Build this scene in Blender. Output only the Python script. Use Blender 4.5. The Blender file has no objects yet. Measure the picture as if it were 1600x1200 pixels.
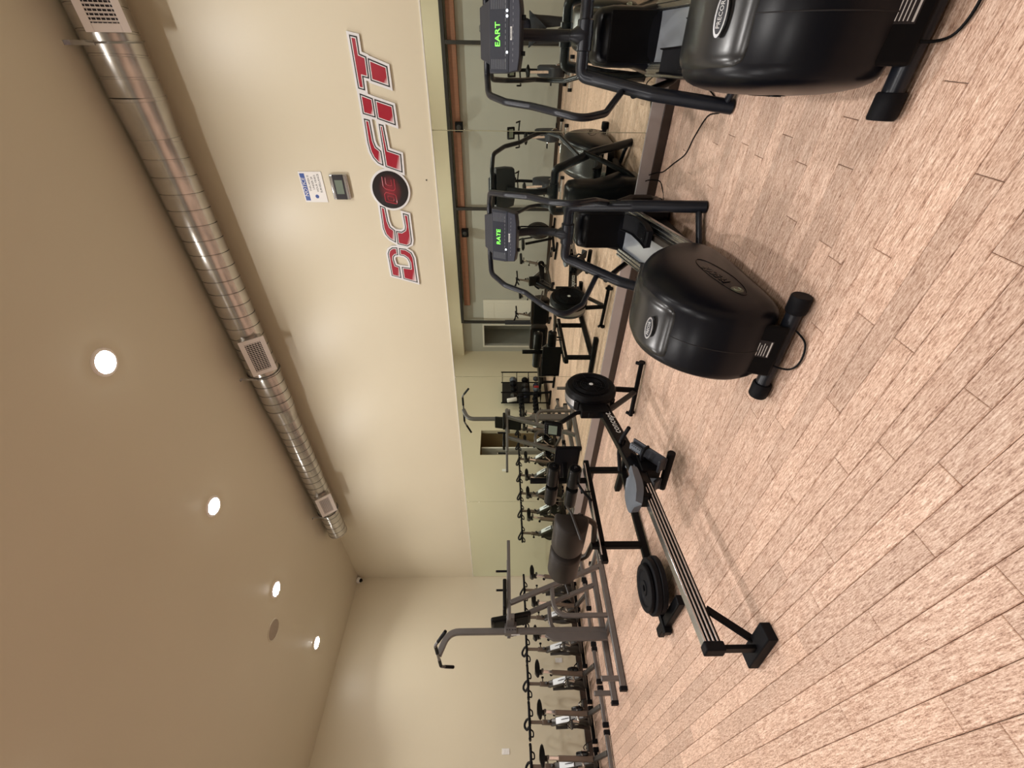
import bpy, bmesh, math, random
from mathutils import Vector, Matrix, Euler

SC = bpy.context.scene
COL = SC.collection
random.seed(7)
PI = math.pi

# ------------------------------------------------------------------ camera
MX = 4.02      # mirror wall plane (x)
BY = 8.39      # back wall plane (y)
LX = -3.5      # opposite wall plane (x)
FY = -3.0      # wall behind the camera (y)
CZ = 4.24      # ceiling height
yaw, pitch = math.radians(50.1), math.radians(-1.3)
fw = Vector((math.sin(yaw) * math.cos(pitch), math.cos(yaw) * math.cos(pitch), math.sin(pitch)))
rt = Vector((math.cos(yaw), -math.sin(yaw), 0))
up = rt.cross(fw)
cam_d = bpy.data.cameras.new('camera')
cam = bpy.data.objects.new('camera', cam_d)
COL.objects.link(cam)
cam_d.sensor_fit = 'HORIZONTAL'
cam_d.sensor_width = 36.0
cam_d.lens = 660.0 * 36.0 / 1600.0
cam_d.clip_start = 0.02
# the photograph is stored on its side: the picture's left is the world's up
cx, cy = -up, rt
Mc = Matrix((cx, cy, cx.cross(cy))).transposed().to_4x4()
Mc.translation = (0, 0, 1.38)
cam.matrix_world = Mc
SC.camera = cam

# ------------------------------------------------------------------ world, exposure
w = bpy.data.worlds.new('world')
SC.world = w
w.use_nodes = True
w.node_tree.nodes['Background'].inputs[0].default_value = (0.9, 0.88, 0.85, 1)
w.node_tree.nodes['Background'].inputs[1].default_value = 0.03
SC.view_settings.view_transform = 'Standard'
SC.view_settings.look = 'None'
SC.view_settings.gamma = 1.0
SC.view_settings.use_curve_mapping = False
SC.view_settings.exposure = 0.0
try:
    SC.cycles.max_bounces = 9
    SC.cycles.glossy_bounces = 5
    SC.cycles.diffuse_bounces = 4
    SC.cycles.sample_clamp_indirect = 6.0
    SC.cycles.use_denoising = True
except Exception:
    pass
LIGHT_W = 25.0
LIGHT_COL = (1.0, 0.965, 0.93)
LIGHTS = [(2.48, -1.6), (2.48, 0.1), (2.48, 1.87), (2.48, 3.65), (2.48, 5.45), (2.48, 7.26),
          (0.3, -0.2), (0.3, 3.5), (0.3, 7.0),
          (-2.0, 0.1), (-2.0, 3.6), (-2.0, 7.0)]

# ------------------------------------------------------------------ materials
MATS = {}


def mat(name, col, rough=0.5, metal=0.0, spec=0.5, noise=None, bump=None, emit=None, coat=0, alpha=1.0, trans=0.0):
    if name in MATS:
        return MATS[name]
    m = bpy.data.materials.new(name)
    m.use_nodes = True
    nt = m.node_tree
    b = nt.nodes['Principled BSDF']
    b.inputs['Base Color'].default_value = (*col, 1)
    b.inputs['Roughness'].default_value = rough
    b.inputs['Metallic'].default_value = metal
    b.inputs['Specular IOR Level'].default_value = spec
    b.inputs['Coat Weight'].default_value = coat
    b.inputs['Coat Roughness'].default_value = 0.1
    if trans:
        b.inputs['Transmission Weight'].default_value = trans
    if emit:
        b.inputs['Emission Color'].default_value = (*emit[0], 1)
        b.inputs['Emission Strength'].default_value = emit[1]
    if noise or bump:
        tc = nt.nodes.new('ShaderNodeTexCoord')
    if noise:   # (scale, amount, [stretch])
        n = nt.nodes.new('ShaderNodeTexNoise')
        mp = nt.nodes.new('ShaderNodeMapping')
        if len(noise) > 2:
            mp.inputs['Scale'].default_value = noise[2]
        nt.links.new(tc.outputs['Object'], mp.inputs[0])
        nt.links.new(mp.outputs[0], n.inputs['Vector'])
        n.inputs['Scale'].default_value = noise[0]
        n.inputs['Detail'].default_value = 5
        r = nt.nodes.new('ShaderNodeMapRange')
        r.inputs['To Min'].default_value = 1 - noise[1]
        r.inputs['To Max'].default_value = 1 + noise[1]
        mix = nt.nodes.new('ShaderNodeMix')
        mix.data_type = 'RGBA'
        mix.blend_type = 'MULTIPLY'
        mix.inputs['Factor'].default_value = 1
        mix.inputs[6].default_value = (*col, 1)
        nt.links.new(n.outputs['Fac'], r.inputs['Value'])
        nt.links.new(r.outputs[0], mix.inputs[7])
        nt.links.new(mix.outputs[2], b.inputs['Base Color'])
    if bump:    # (scale, strength, distance)
        n2 = nt.nodes.new('ShaderNodeTexNoise')
        n2.inputs['Scale'].default_value = bump[0]
        n2.inputs['Detail'].default_value = 3
        nt.links.new(tc.outputs['Object'], n2.inputs['Vector'])
        bm_ = nt.nodes.new('ShaderNodeBump')
        bm_.inputs['Strength'].default_value = bump[1]
        bm_.inputs['Distance'].default_value = bump[2]
        nt.links.new(n2.outputs['Fac'], bm_.inputs['Height'])
        nt.links.new(bm_.outputs[0], b.inputs['Normal'])
    MATS[name] = m
    return m


CREAM = mat('cream_paint', (0.66, 0.60, 0.455), 0.40, bump=(180, 0.12, 0.002), noise=(1.2, 0.03))
CEIL = mat('ceiling_paint', (0.60, 0.555, 0.44), 0.34, bump=(220, 0.15, 0.002), noise=(1.0, 0.03))
GREYW = mat('grey_white_paint', (0.42, 0.42, 0.385), 0.55, noise=(1.5, 0.05))
WHITEP = mat('white_paint', (0.72, 0.70, 0.64), 0.45, noise=(3, 0.03))
TANW = mat('tan_corridor_paint', (0.42, 0.31, 0.17), 0.6, noise=(2, 0.05))
DARKB = mat('dark_brown_base', (0.035, 0.022, 0.017), 0.4, noise=(20, 0.2))
LEDGE = mat('mirror_ledge', (0.40, 0.365, 0.36), 0.3, metal=0.3, noise=(6, 0.06))
BEAMW = mat('brown_timber', (0.24, 0.10, 0.055), 0.55, noise=(6, 0.3, (1, 12, 1)))
DKFRAME = mat('dark_frame_metal', (0.026, 0.023, 0.022), 0.5, metal=0.2, noise=(9, 0.15))
BLACK = mat('black_powder_coat', (0.005, 0.005, 0.006), 0.42, spec=0.09, noise=(30, 0.15))
BLACKG = mat('black_gloss', (0.004, 0.004, 0.005), 0.22, spec=0.18, noise=(20, 0.1))
RUBBER = mat('black_rubber', (0.007, 0.007, 0.009), 0.55, spec=0.10, bump=(140, 0.25, 0.002), noise=(40, 0.2))
VINYL = mat('black_vinyl', (0.006, 0.006, 0.006), 0.33, spec=0.16, bump=(60, 0.12, 0.004), noise=(10, 0.15))
VINYLG = mat('charcoal_vinyl', (0.022, 0.018, 0.016), 0.45, spec=0.15, bump=(60, 0.12, 0.004), noise=(8, 0.12))
TUBEG = mat('charcoal_metal_tube', (0.012, 0.014, 0.021), 0.32, metal=0.12, spec=0.35, noise=(25, 0.12))
HOUSE = mat('black_moulded_plastic', (0.0035, 0.004, 0.007), 0.30, spec=0.2, bump=(250, 0.08, 0.001), noise=(5, 0.15))
CAPM = mat('glossy_grey_plastic', (0.012, 0.013, 0.015), 0.27, spec=0.55, noise=(6, 0.1))
SILV = mat('brushed_silver', (0.55, 0.57, 0.60), 0.22, metal=1.0, noise=(14, 0.12, (0.3, 4, 4)))
SHEET = mat('polished_sheet', (0.56, 0.60, 0.66), 0.25, metal=0.65, noise=(3, 0.12))
CHROME = mat('chrome', (0.75, 0.75, 0.76), 0.08, metal=1.0, noise=(5, 0.05))
GALV = mat('galvanised_steel', (0.52, 0.50, 0.47), 0.24, metal=0.9, noise=(7, 0.28), bump=(35, 0.08, 0.004))
TOWERG = mat('grey_painted_steel', (0.13, 0.122, 0.122), 0.36, metal=0.3, noise=(10, 0.1))
BIKEG = mat('bike_grey_frame', (0.075, 0.068, 0.062), 0.4, metal=0.3, noise=(10, 0.15))
BIKET = mat('bike_taupe_post', (0.17, 0.135, 0.11), 0.4, metal=0.3, noise=(10, 0.1))
LABELS = mat('silver_label', (0.66, 0.69, 0.72), 0.35, noise=(8, 0.08))
WHITE = mat('white_plastic', (0.80, 0.79, 0.77), 0.4, noise=(5, 0.03))
GRILLEW = mat('white_enamel_grille', (0.66, 0.60, 0.56), 0.4, noise=(9, 0.07))
DARKIN = mat('dark_inside', (0.006, 0.005, 0.007), 0.7, noise=(9, 0.1))
SIGNW = mat('sign_white', (0.74, 0.74, 0.75), 0.35, noise=(5, 0.02))
SIGNB = mat('sign_black', (0.012, 0.010, 0.014), 0.35, noise=(5, 0.02))
BLUE = mat('notice_blue', (0.02, 0.07, 0.32), 0.4, noise=(5, 0.03))
GREYP = mat('grey_plastic', (0.034, 0.036, 0.044), 0.45, spec=0.28, noise=(8, 0.1))
SEATG = mat('blue_grey_seat', (0.085, 0.10, 0.125), 0.5, noise=(9, 0.1))
CLEARP = mat('smoky_clear_plastic', (0.45, 0.45, 0.46), 0.15, noise=(9, 0.05), trans=0.8)
LCD = mat('lcd_screen', (0.16, 0.20, 0.16), 0.25, noise=(5, 0.05))
CONS = mat('console_face', (0.016, 0.019, 0.031), 0.4, spec=0.25, noise=(60, 0.18))
CONSL = mat('console_strip', (0.035, 0.038, 0.056), 0.4, spec=0.25, noise=(60, 0.12))
LEDG = mat('green_led', (0.1, 0.8, 0.05), 0.4, emit=((0.16, 1.0, 0.06), 2.2), noise=(5, 0.01))
LEDW = mat('white_led', (0.8, 0.9, 1.0), 0.4, emit=((0.8, 0.9, 1.0), 1.6), noise=(5, 0.01))
PRINTG = mat('faint_grey_print', (0.17, 0.18, 0.20), 0.5, noise=(5, 0.02))
TXTW = mat('white_print', (0.62, 0.62, 0.62), 0.5, noise=(5, 0.02))
NAVY = mat('navy_cotton', (0.012, 0.014, 0.035), 0.85, noise=(30, 0.2))
DENIM = mat('dark_trousers', (0.015, 0.016, 0.022), 0.85, noise=(30, 0.2))
SKIN = mat('skin', (0.45, 0.26, 0.18), 0.5, noise=(12, 0.06))
HAIR = mat('dark_hair', (0.02, 0.014, 0.01), 0.6, noise=(50, 0.3))
PAPER = mat('paper_towel', (0.75, 0.74, 0.72), 0.8, noise=(20, 0.04))
REDP = mat('red_plastic', (0.25, 0.01, 0.012), 0.4, noise=(9, 0.1))
LENS = mat('light_lens', (0.9, 0.9, 0.9), 0.5, emit=((1.0, 0.97, 0.93), 150.0), noise=(5, 0.01))
SPKG = mat('speaker_mesh_grille', (0.36, 0.31, 0.255), 0.7, noise=(200, 0.3))
LIGHTT = mat('light_trim_white', (0.8, 0.77, 0.74), 0.3, noise=(5, 0.02))


def mirror_mat():
    m = mat('mirror_glass', (0.87, 0.94, 0.83), 0.004, metal=1.0, noise=(0.8, 0.01))
    return m


MIRROR = mirror_mat()


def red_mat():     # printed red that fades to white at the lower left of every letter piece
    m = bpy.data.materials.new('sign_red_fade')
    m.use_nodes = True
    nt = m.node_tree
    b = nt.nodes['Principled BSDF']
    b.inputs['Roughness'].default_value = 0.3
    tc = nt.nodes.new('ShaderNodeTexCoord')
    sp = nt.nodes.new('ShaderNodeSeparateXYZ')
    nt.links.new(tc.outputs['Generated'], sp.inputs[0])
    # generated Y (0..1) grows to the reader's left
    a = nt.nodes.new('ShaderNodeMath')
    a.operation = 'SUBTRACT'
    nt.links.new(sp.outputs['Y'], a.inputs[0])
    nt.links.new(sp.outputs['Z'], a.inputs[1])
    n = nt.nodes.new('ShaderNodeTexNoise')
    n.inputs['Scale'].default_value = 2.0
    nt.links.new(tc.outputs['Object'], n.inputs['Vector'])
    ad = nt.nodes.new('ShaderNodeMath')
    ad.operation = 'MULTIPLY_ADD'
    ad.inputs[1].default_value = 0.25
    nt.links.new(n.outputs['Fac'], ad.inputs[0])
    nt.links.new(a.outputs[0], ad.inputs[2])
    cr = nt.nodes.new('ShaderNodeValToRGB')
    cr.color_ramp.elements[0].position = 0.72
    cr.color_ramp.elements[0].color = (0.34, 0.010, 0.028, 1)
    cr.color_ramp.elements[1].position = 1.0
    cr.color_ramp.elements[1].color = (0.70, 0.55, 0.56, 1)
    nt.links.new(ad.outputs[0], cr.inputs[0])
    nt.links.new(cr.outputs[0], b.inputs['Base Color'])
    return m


RED = red_mat()


def medallion_mat():
    m = bpy.data.materials.new('sign_medallion')
    m.use_nodes = True
    nt = m.node_tree
    b = nt.nodes['Principled BSDF']
    b.inputs['Roughness'].default_value = 0.3
    tc = nt.nodes.new('ShaderNodeTexCoord')
    mp = nt.nodes.new('ShaderNodeMapping')
    mp.inputs['Location'].default_value = (0, -1.0, -1.3)
    mp.inputs['Scale'].default_value = (0, 2.0, 2.6)
    nt.links.new(tc.outputs['Generated'], mp.inputs[0])
    g = nt.nodes.new('ShaderNodeTexGradient')
    g.gradient_type = 'SPHERICAL'
    nt.links.new(mp.outputs[0], g.inputs[0])
    cr = nt.nodes.new('ShaderNodeValToRGB')
    cr.color_ramp.elements[0].position = 0.15
    cr.color_ramp.elements[0].color = (0.008, 0.004, 0.006, 1)
    cr.color_ramp.elements[1].position = 0.85
    cr.color_ramp.elements[1].color = (0.20, 0.015, 0.025, 1)
    nt.links.new(g.outputs[0], cr.inputs[0])
    nt.links.new(cr.outputs[0], b.inputs['Base Color'])
    return m


def wood_mat():
    m = bpy.data.materials.new('strand_bamboo')
    m.use_nodes = True
    nt = m.node_tree
    L = nt.links.new
    b = nt.nodes['Principled BSDF']
    geo = nt.nodes.new('ShaderNodeNewGeometry')
    oi = nt.nodes.new('ShaderNodeObjectInfo')
    ad = nt.nodes.new('ShaderNodeMath')
    L(geo.outputs['Random Per Island'], ad.inputs[0])
    L(oi.outputs['Random'], ad.inputs[1])
    fr = nt.nodes.new('ShaderNodeMath')
    fr.operation = 'FRACT'
    L(ad.outputs[0], fr.inputs[0])
    wv = nt.nodes.new('ShaderNodeMath')
    wv.operation = 'MULTIPLY'
    wv.inputs[1].default_value = 31.0
    L(fr.outputs[0], wv.inputs[0])

    def nz(scale, stretch, detail, rough=0.6):
        mp = nt.nodes.new('ShaderNodeMapping')
        mp.inputs['Scale'].default_value = stretch
        L(geo.outputs['Position'], mp.inputs[0])
        n = nt.nodes.new('ShaderNodeTexNoise')
        n.noise_dimensions = '4D'
        n.inputs['Scale'].default_value = scale
        n.inputs['Detail'].default_value = detail
        n.inputs['Roughness'].default_value = rough
        L(mp.outputs[0], n.inputs['Vector'])
        L(wv.outputs[0], n.inputs['W'])
        return n
    n1 = nz(26, (7.0, 0.8, 1), 5, 0.7)      # long strands
    n2 = nz(110, (3.0, 0.9, 1), 3, 0.75)      # short flecks
    n3 = nz(3, (2, 0.8, 1), 2)              # slow tone
    cr = nt.nodes.new('ShaderNodeValToRGB')
    e = cr.color_ramp.elements
    e[0].position = 0.39
    e[0].color = (0.25, 0.130, 0.088, 1)
    e[1].position = 0.61
    e[1].color = (0.90, 0.71, 0.59, 1)
    x = cr.color_ramp.elements.new(0.465)
    x.color = (0.53, 0.335, 0.245, 1)
    x = cr.color_ramp.elements.new(0.52)
    x.color = (0.68, 0.475, 0.372, 1)
    mx = nt.nodes.new('ShaderNodeMix')
    mx.inputs['Factor'].default_value = 0.42
    L(n1.outputs['Fac'], mx.inputs[2])
    L(n2.outputs['Fac'], mx.inputs[3])
    L(mx.outputs[0], cr.inputs[0])
    # per plank tone
    mr = nt.nodes.new('ShaderNodeMapRange')
    mr.inputs['To Min'].default_value = 0.86
    mr.inputs['To Max'].default_value = 1.10
    L(fr.outputs[0], mr.inputs['Value'])
    mr3 = nt.nodes.new('ShaderNodeMapRange')
    mr3.inputs['To Min'].default_value = 0.82
    mr3.inputs['To Max'].default_value = 1.18
    L(n3.outputs['Fac'], mr3.inputs['Value'])
    mu = nt.nodes.new('ShaderNodeMath')
    mu.operation = 'MULTIPLY'
    L(mr.outputs[0], mu.inputs[0])
    L(mr3.outputs[0], mu.inputs[1])
    mc = nt.nodes.new('ShaderNodeMix')
    mc.data_type = 'RGBA'
    mc.blend_type = 'MULTIPLY'
    mc.inputs['Factor'].default_value = 1
    L(cr.outputs[0], mc.inputs[6])
    L(mu.outputs[0], mc.inputs[7])
    L(mc.outputs[2], b.inputs['Base Color'])
    b.inputs['Roughness'].default_value = 0.42
    b.inputs['Specular IOR Level'].default_value = 0.35
    bp = nt.nodes.new('ShaderNodeBump')
    bp.inputs['Strength'].default_value = 0.15
    bp.inputs['Distance'].default_value = 0.001
    L(mx.outputs[0], bp.inputs['Height'])
    L(bp.outputs[0], b.inputs['Normal'])
    return m


WOOD = wood_mat()


# ------------------------------------------------------------------ mesh helpers
def V(*a):
    return Vector(a)


def fillet(pts, r, n=6, closed=False):
    pts = [Vector(p) for p in pts]
    out = []
    N = len(pts)
    for i, p in enumerate(pts):
        if not closed and (i == 0 or i == N - 1):
            out.append(p)
            continue
        a, b = pts[i - 1], pts[(i + 1) % N]
        da, db = (a - p), (b - p)
        la, lb = da.length, db.length
        da.normalize()
        db.normalize()
        ang = da.angle(db)
        if ang > PI - 0.05:
            out.append(p)
            continue
        t = min(r / math.tan(ang / 2), la * 0.48, lb * 0.48)
        p0, p1 = p + da * t, p + db * t
        for k in range(n + 1):
            s = k / n
            out.append(p0 * (1 - s) ** 2 + p * 2 * s * (1 - s) + p1 * s * s)
    return out


def catmull(pts, n=6, closed=False):
    pts = [Vector(p) for p in pts]
    N = len(pts)
    out = []
    for i in range(N if closed else N - 1):
        p0 = pts[(i - 1) % N] if closed or i > 0 else pts[0]
        p1 = pts[i]
        p2 = pts[(i + 1) % N]
        p3 = pts[(i + 2) % N] if closed or i + 2 < N else pts[-1]
        for k in range(n):
            t = k / n
            out.append(0.5 * ((2 * p1) + (p2 - p0) * t + (2 * p0 - 5 * p1 + 4 * p2 - p3) * t * t + (3 * p1 - p0 - 3 * p2 + p3) * t ** 3))
    if not closed:
        out.append(pts[-1])
    return out


class MB:
    def __init__(self, root=None):
        self.v, self.f = [], []
        self.o = Vector(root.location) if root else Vector((0, 0, 0))

    def add(self, vs, fs):
        n = len(self.v)
        self.v += [tuple(Vector(p) - self.o) for p in vs]
        self.f += [tuple(i + n for i in f) for f in fs]
        return self

    def box(self, c, s, R=None, c1=None):
        hx, hy, hz = s[0] / 2, s[1] / 2, s[2] / 2
        vs = [Vector((x, y, z)) for z in (-hz, hz) for x, y in ((-hx, -hy), (hx, -hy), (hx, hy), (-hx, hy))]
        if R is not None:
            vs = [R @ p for p in vs]
        vs = [p + Vector(c) for p in vs]
        return self.add(vs, [(3, 2, 1, 0), (4, 5, 6, 7), (0, 1, 5, 4), (1, 2, 6, 5), (2, 3, 7, 6), (3, 0, 4, 7)])

    def bx(self, x0, x1, y0, y1, z0, z1):
        return self.box(((x0 + x1) / 2, (y0 + y1) / 2, (z0 + z1) / 2), (abs(x1 - x0), abs(y1 - y0), abs(z1 - z0)))

    def sweep(self, pts, sec, upv=None, closed=False, caps=True, scales=None):
        """sec: list of 2d points; swept along pts"""
        pts = [Vector(p) for p in pts]
        N, S = len(pts), len(sec)
        rings = []
        prev = None
        for i, p in enumerate(pts):
            if closed:
                t = pts[(i + 1) % N] - pts[i - 1]
            else:
                t = pts[min(i + 1, N - 1)] - pts[max(i - 1, 0)]
            t.normalize()
            if upv is not None:
                u = Vector(upv)
                u = u - t * u.dot(t)
                if u.length < 1e-4:
                    u = prev.copy() if prev else t.orthogonal()
            elif prev is None:
                u = t.orthogonal()
            else:
                u = prev - t * prev.dot(t)
                if u.length < 1e-5:
                    u = t.orthogonal()
            u.normalize()
            prev = u
            s = t.cross(u)
            k = scales[i] if scales else 1.0
            rings.append([p + (s * a + u * b) * k for a, b in sec])
        vs = [q for r in rings for q in r]
        fs = []
        for i in range(N if closed else N - 1):
            a, b = i * S, ((i + 1) % N) * S
            for j in range(S):
                j2 = (j + 1) % S
                fs.append((a + j, a + j2, b + j2, b + j))
        if caps and not closed:
            fs.append(tuple(range(S - 1, -1, -1)))
            fs.append(tuple((N - 1) * S + j for j in range(S)))
        return self.add(vs, fs)

    def tube(self, pts, r, seg=12, fil=0, closed=False, n=6, scales=None, caps=True):
        if fil:
            pts = fillet(pts, fil, n, closed)
        sec = [(r * math.cos(2 * PI * k / seg), r * math.sin(2 * PI * k / seg)) for k in range(seg)]
        return self.sweep(pts, sec, closed=closed, scales=scales, caps=caps)

    def bar(self, pts, w_, h, upv=(0, 0, 1), fil=0, ch=0.12):
        if fil:
            pts = fillet(pts, fil)
        a, b = w_ / 2, h / 2
        c = min(w_, h) * ch
        sec = [(a, -b + c), (a, b - c), (a - c, b), (-a + c, b), (-a, b - c), (-a, -b + c), (-a + c, -b), (a - c, -b)]
        return self.sweep(pts, sec, upv=upv)

    def lathe(self, prof, c, axis=(0, 0, 1), seg=24, a0=0, a1=2 * PI, squash=None):
        ax = Vector(axis).normalized()
        u = ax.orthogonal().normalized()
        if abs(ax.z) < 0.5:
            u = Vector((0, 0, 1)) - ax * ax.z
            u.normalize()
        w_ = ax.cross(u)
        full = abs(a1 - a0 - 2 * PI) < 1e-6
        n = seg if full else seg + 1
        vs = []
        for r, h in prof:
            for k in range(n):
                t = a0 + (a1 - a0) * k / seg
                vs.append(Vector(c) + ax * h + (u * math.cos(t) + w_ * math.sin(t)) * r)
        fs = []
        m = len(prof)
        for i in range(m - 1):
            for k in range(seg if full else seg):
                k2 = (k + 1) % n if full else k + 1
                fs.append((i * n + k, i * n + k2, (i + 1) * n + k2, (i + 1) * n + k))
        if full:
            if prof[0][0] > 1e-6:
                fs.append(tuple(range(n - 1, -1, -1)))
            if prof[-1][0] > 1e-6:
                fs.append(tuple((m - 1) * n + k for k in range(n)))
        return self.add(vs, fs)

    def cyl(self, p0, p1, r, seg=20, ch=0.0):
        p0, p1 = Vector(p0), Vector(p1)
        h = (p1 - p0).length
        if ch:
            return self.lathe([(r - ch, 0), (r, ch), (r, h - ch), (r - ch, h)], p0, p1 - p0, seg)
        return self.lathe([(r, 0), (r, h)], p0, p1 - p0, seg)

    def loft(self, rings, caps=True):
        S = len(rings[0])
        vs = [q for r in rings for q in r]
        fs = []
        for i in range(len(rings) - 1):
            a, b = i * S, (i + 1) * S
            for j in range(S):
                j2 = (j + 1) % S
                fs.append((a + j, a + j2, b + j2, b + j))
        if caps:
            fs.append(tuple(range(S - 1, -1, -1)))
            fs.append(tuple((len(rings) - 1) * S + j for j in range(S)))
        return self.add(vs, fs)

    def prism(self, poly, M, d0, d1):
        """poly 2d in local xy of matrix M, from depth d0 to d1 along local z"""
        n = len(poly)
        ar = sum(poly[i][0] * poly[(i + 1) % n][1] - poly[(i + 1) % n][0] * poly[i][1] for i in range(n))
        if ar < 0:
            poly = poly[::-1]
        vs = [M @ Vector((x, y, d)) for d in (d0, d1) for x, y in poly]
        fs = [tuple(range(n - 1, -1, -1)), tuple(range(n, 2 * n))]
        for i in range(n):
            j = (i + 1) % n
            fs.append((i, j, n + j, n + i))
        return self.add(vs, fs)

    def text(self, body, size, M, ext=0.0008, align='CENTER', sx=1.0, shear=0.0):
        cu = bpy.data.curves.new('t', 'FONT')
        cu.body = body
        cu.size = size
        cu.extrude = ext
        cu.align_x = align
        cu.align_y = 'CENTER'
        cu.resolution_u = 2
        cu.shear = shear
        ob = bpy.data.objects.new('t', cu)
        me = bpy.data.meshes.new_from_object(ob)
        self.add([M @ Vector((v.co.x * sx, v.co.y, v.co.z)) for v in me.vertices], [tuple(p.vertices) for p in me.polygons])
        bpy.data.meshes.remove(me)
        bpy.data.objects.remove(ob)
        bpy.data.curves.remove(cu)
        return self

    def build(self, name, m, parent=None, bevel=0, angle=35, seg=2, label=None):
        me = bpy.data.meshes.new(name)
        me.from_pydata(self.v, [], self.f)
        me.materials.append(m)
        me.polygons.foreach_set('use_smooth', [True] * len(me.polygons))
        me.set_sharp_from_angle(angle=math.radians(angle))
        me.update()
        o = bpy.data.objects.new(name, me)
        COL.objects.link(o)
        if parent:
            o.parent = parent
        if bevel:
            bv = o.modifiers.new('bevel', 'BEVEL')
            bv.width = bevel
            bv.segments = seg
            bv.limit_method = 'ANGLE'
            bv.angle_limit = math.radians(40)
        if label:
            o['label'] = label
        return o


def thing(name, label, cat, loc=(0, 0, 0), rz=0, group=None):
    o = bpy.data.objects.new(name, None)
    COL.objects.link(o)
    o.location = loc
    o.rotation_euler = (0, 0, rz)
    o.empty_display_size = 0.1
    o['label'] = label
    o['category'] = cat
    if group:
        o['group'] = group
    return o


def tag(o, label, cat, group=None):
    o['label'] = label
    o['category'] = cat
    if group:
        o['group'] = group
    return o


def struct(o):
    o['kind'] = 'structure'
    return o


def dup(root, loc, rz, label, group=None):
    KIDS = {}
    for q in bpy.data.objects:
        if q.parent:
            KIDS.setdefault(q.parent.name, []).append(q)
    r = root.copy()
    COL.objects.link(r)
    r.location = loc
    r.rotation_euler = (0, 0, rz)
    r['label'] = label
    if group:
        r['group'] = group
    for ch in KIDS.get(root.name, []):
        c = ch.copy()
        COL.objects.link(c)
        c.parent = r
        for g in KIDS.get(ch.name, []):
            d = g.copy()
            COL.objects.link(d)
            d.parent = c
    return r


def frameM(org, xd, yd):
    x = Vector(xd).normalized()
    y = Vector(yd)
    y = (y - x * y.dot(x)).normalized()
    z = x.cross(y)
    M = Matrix((x, y, z)).transposed().to_4x4()
    M.translation = org
    return M


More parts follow.
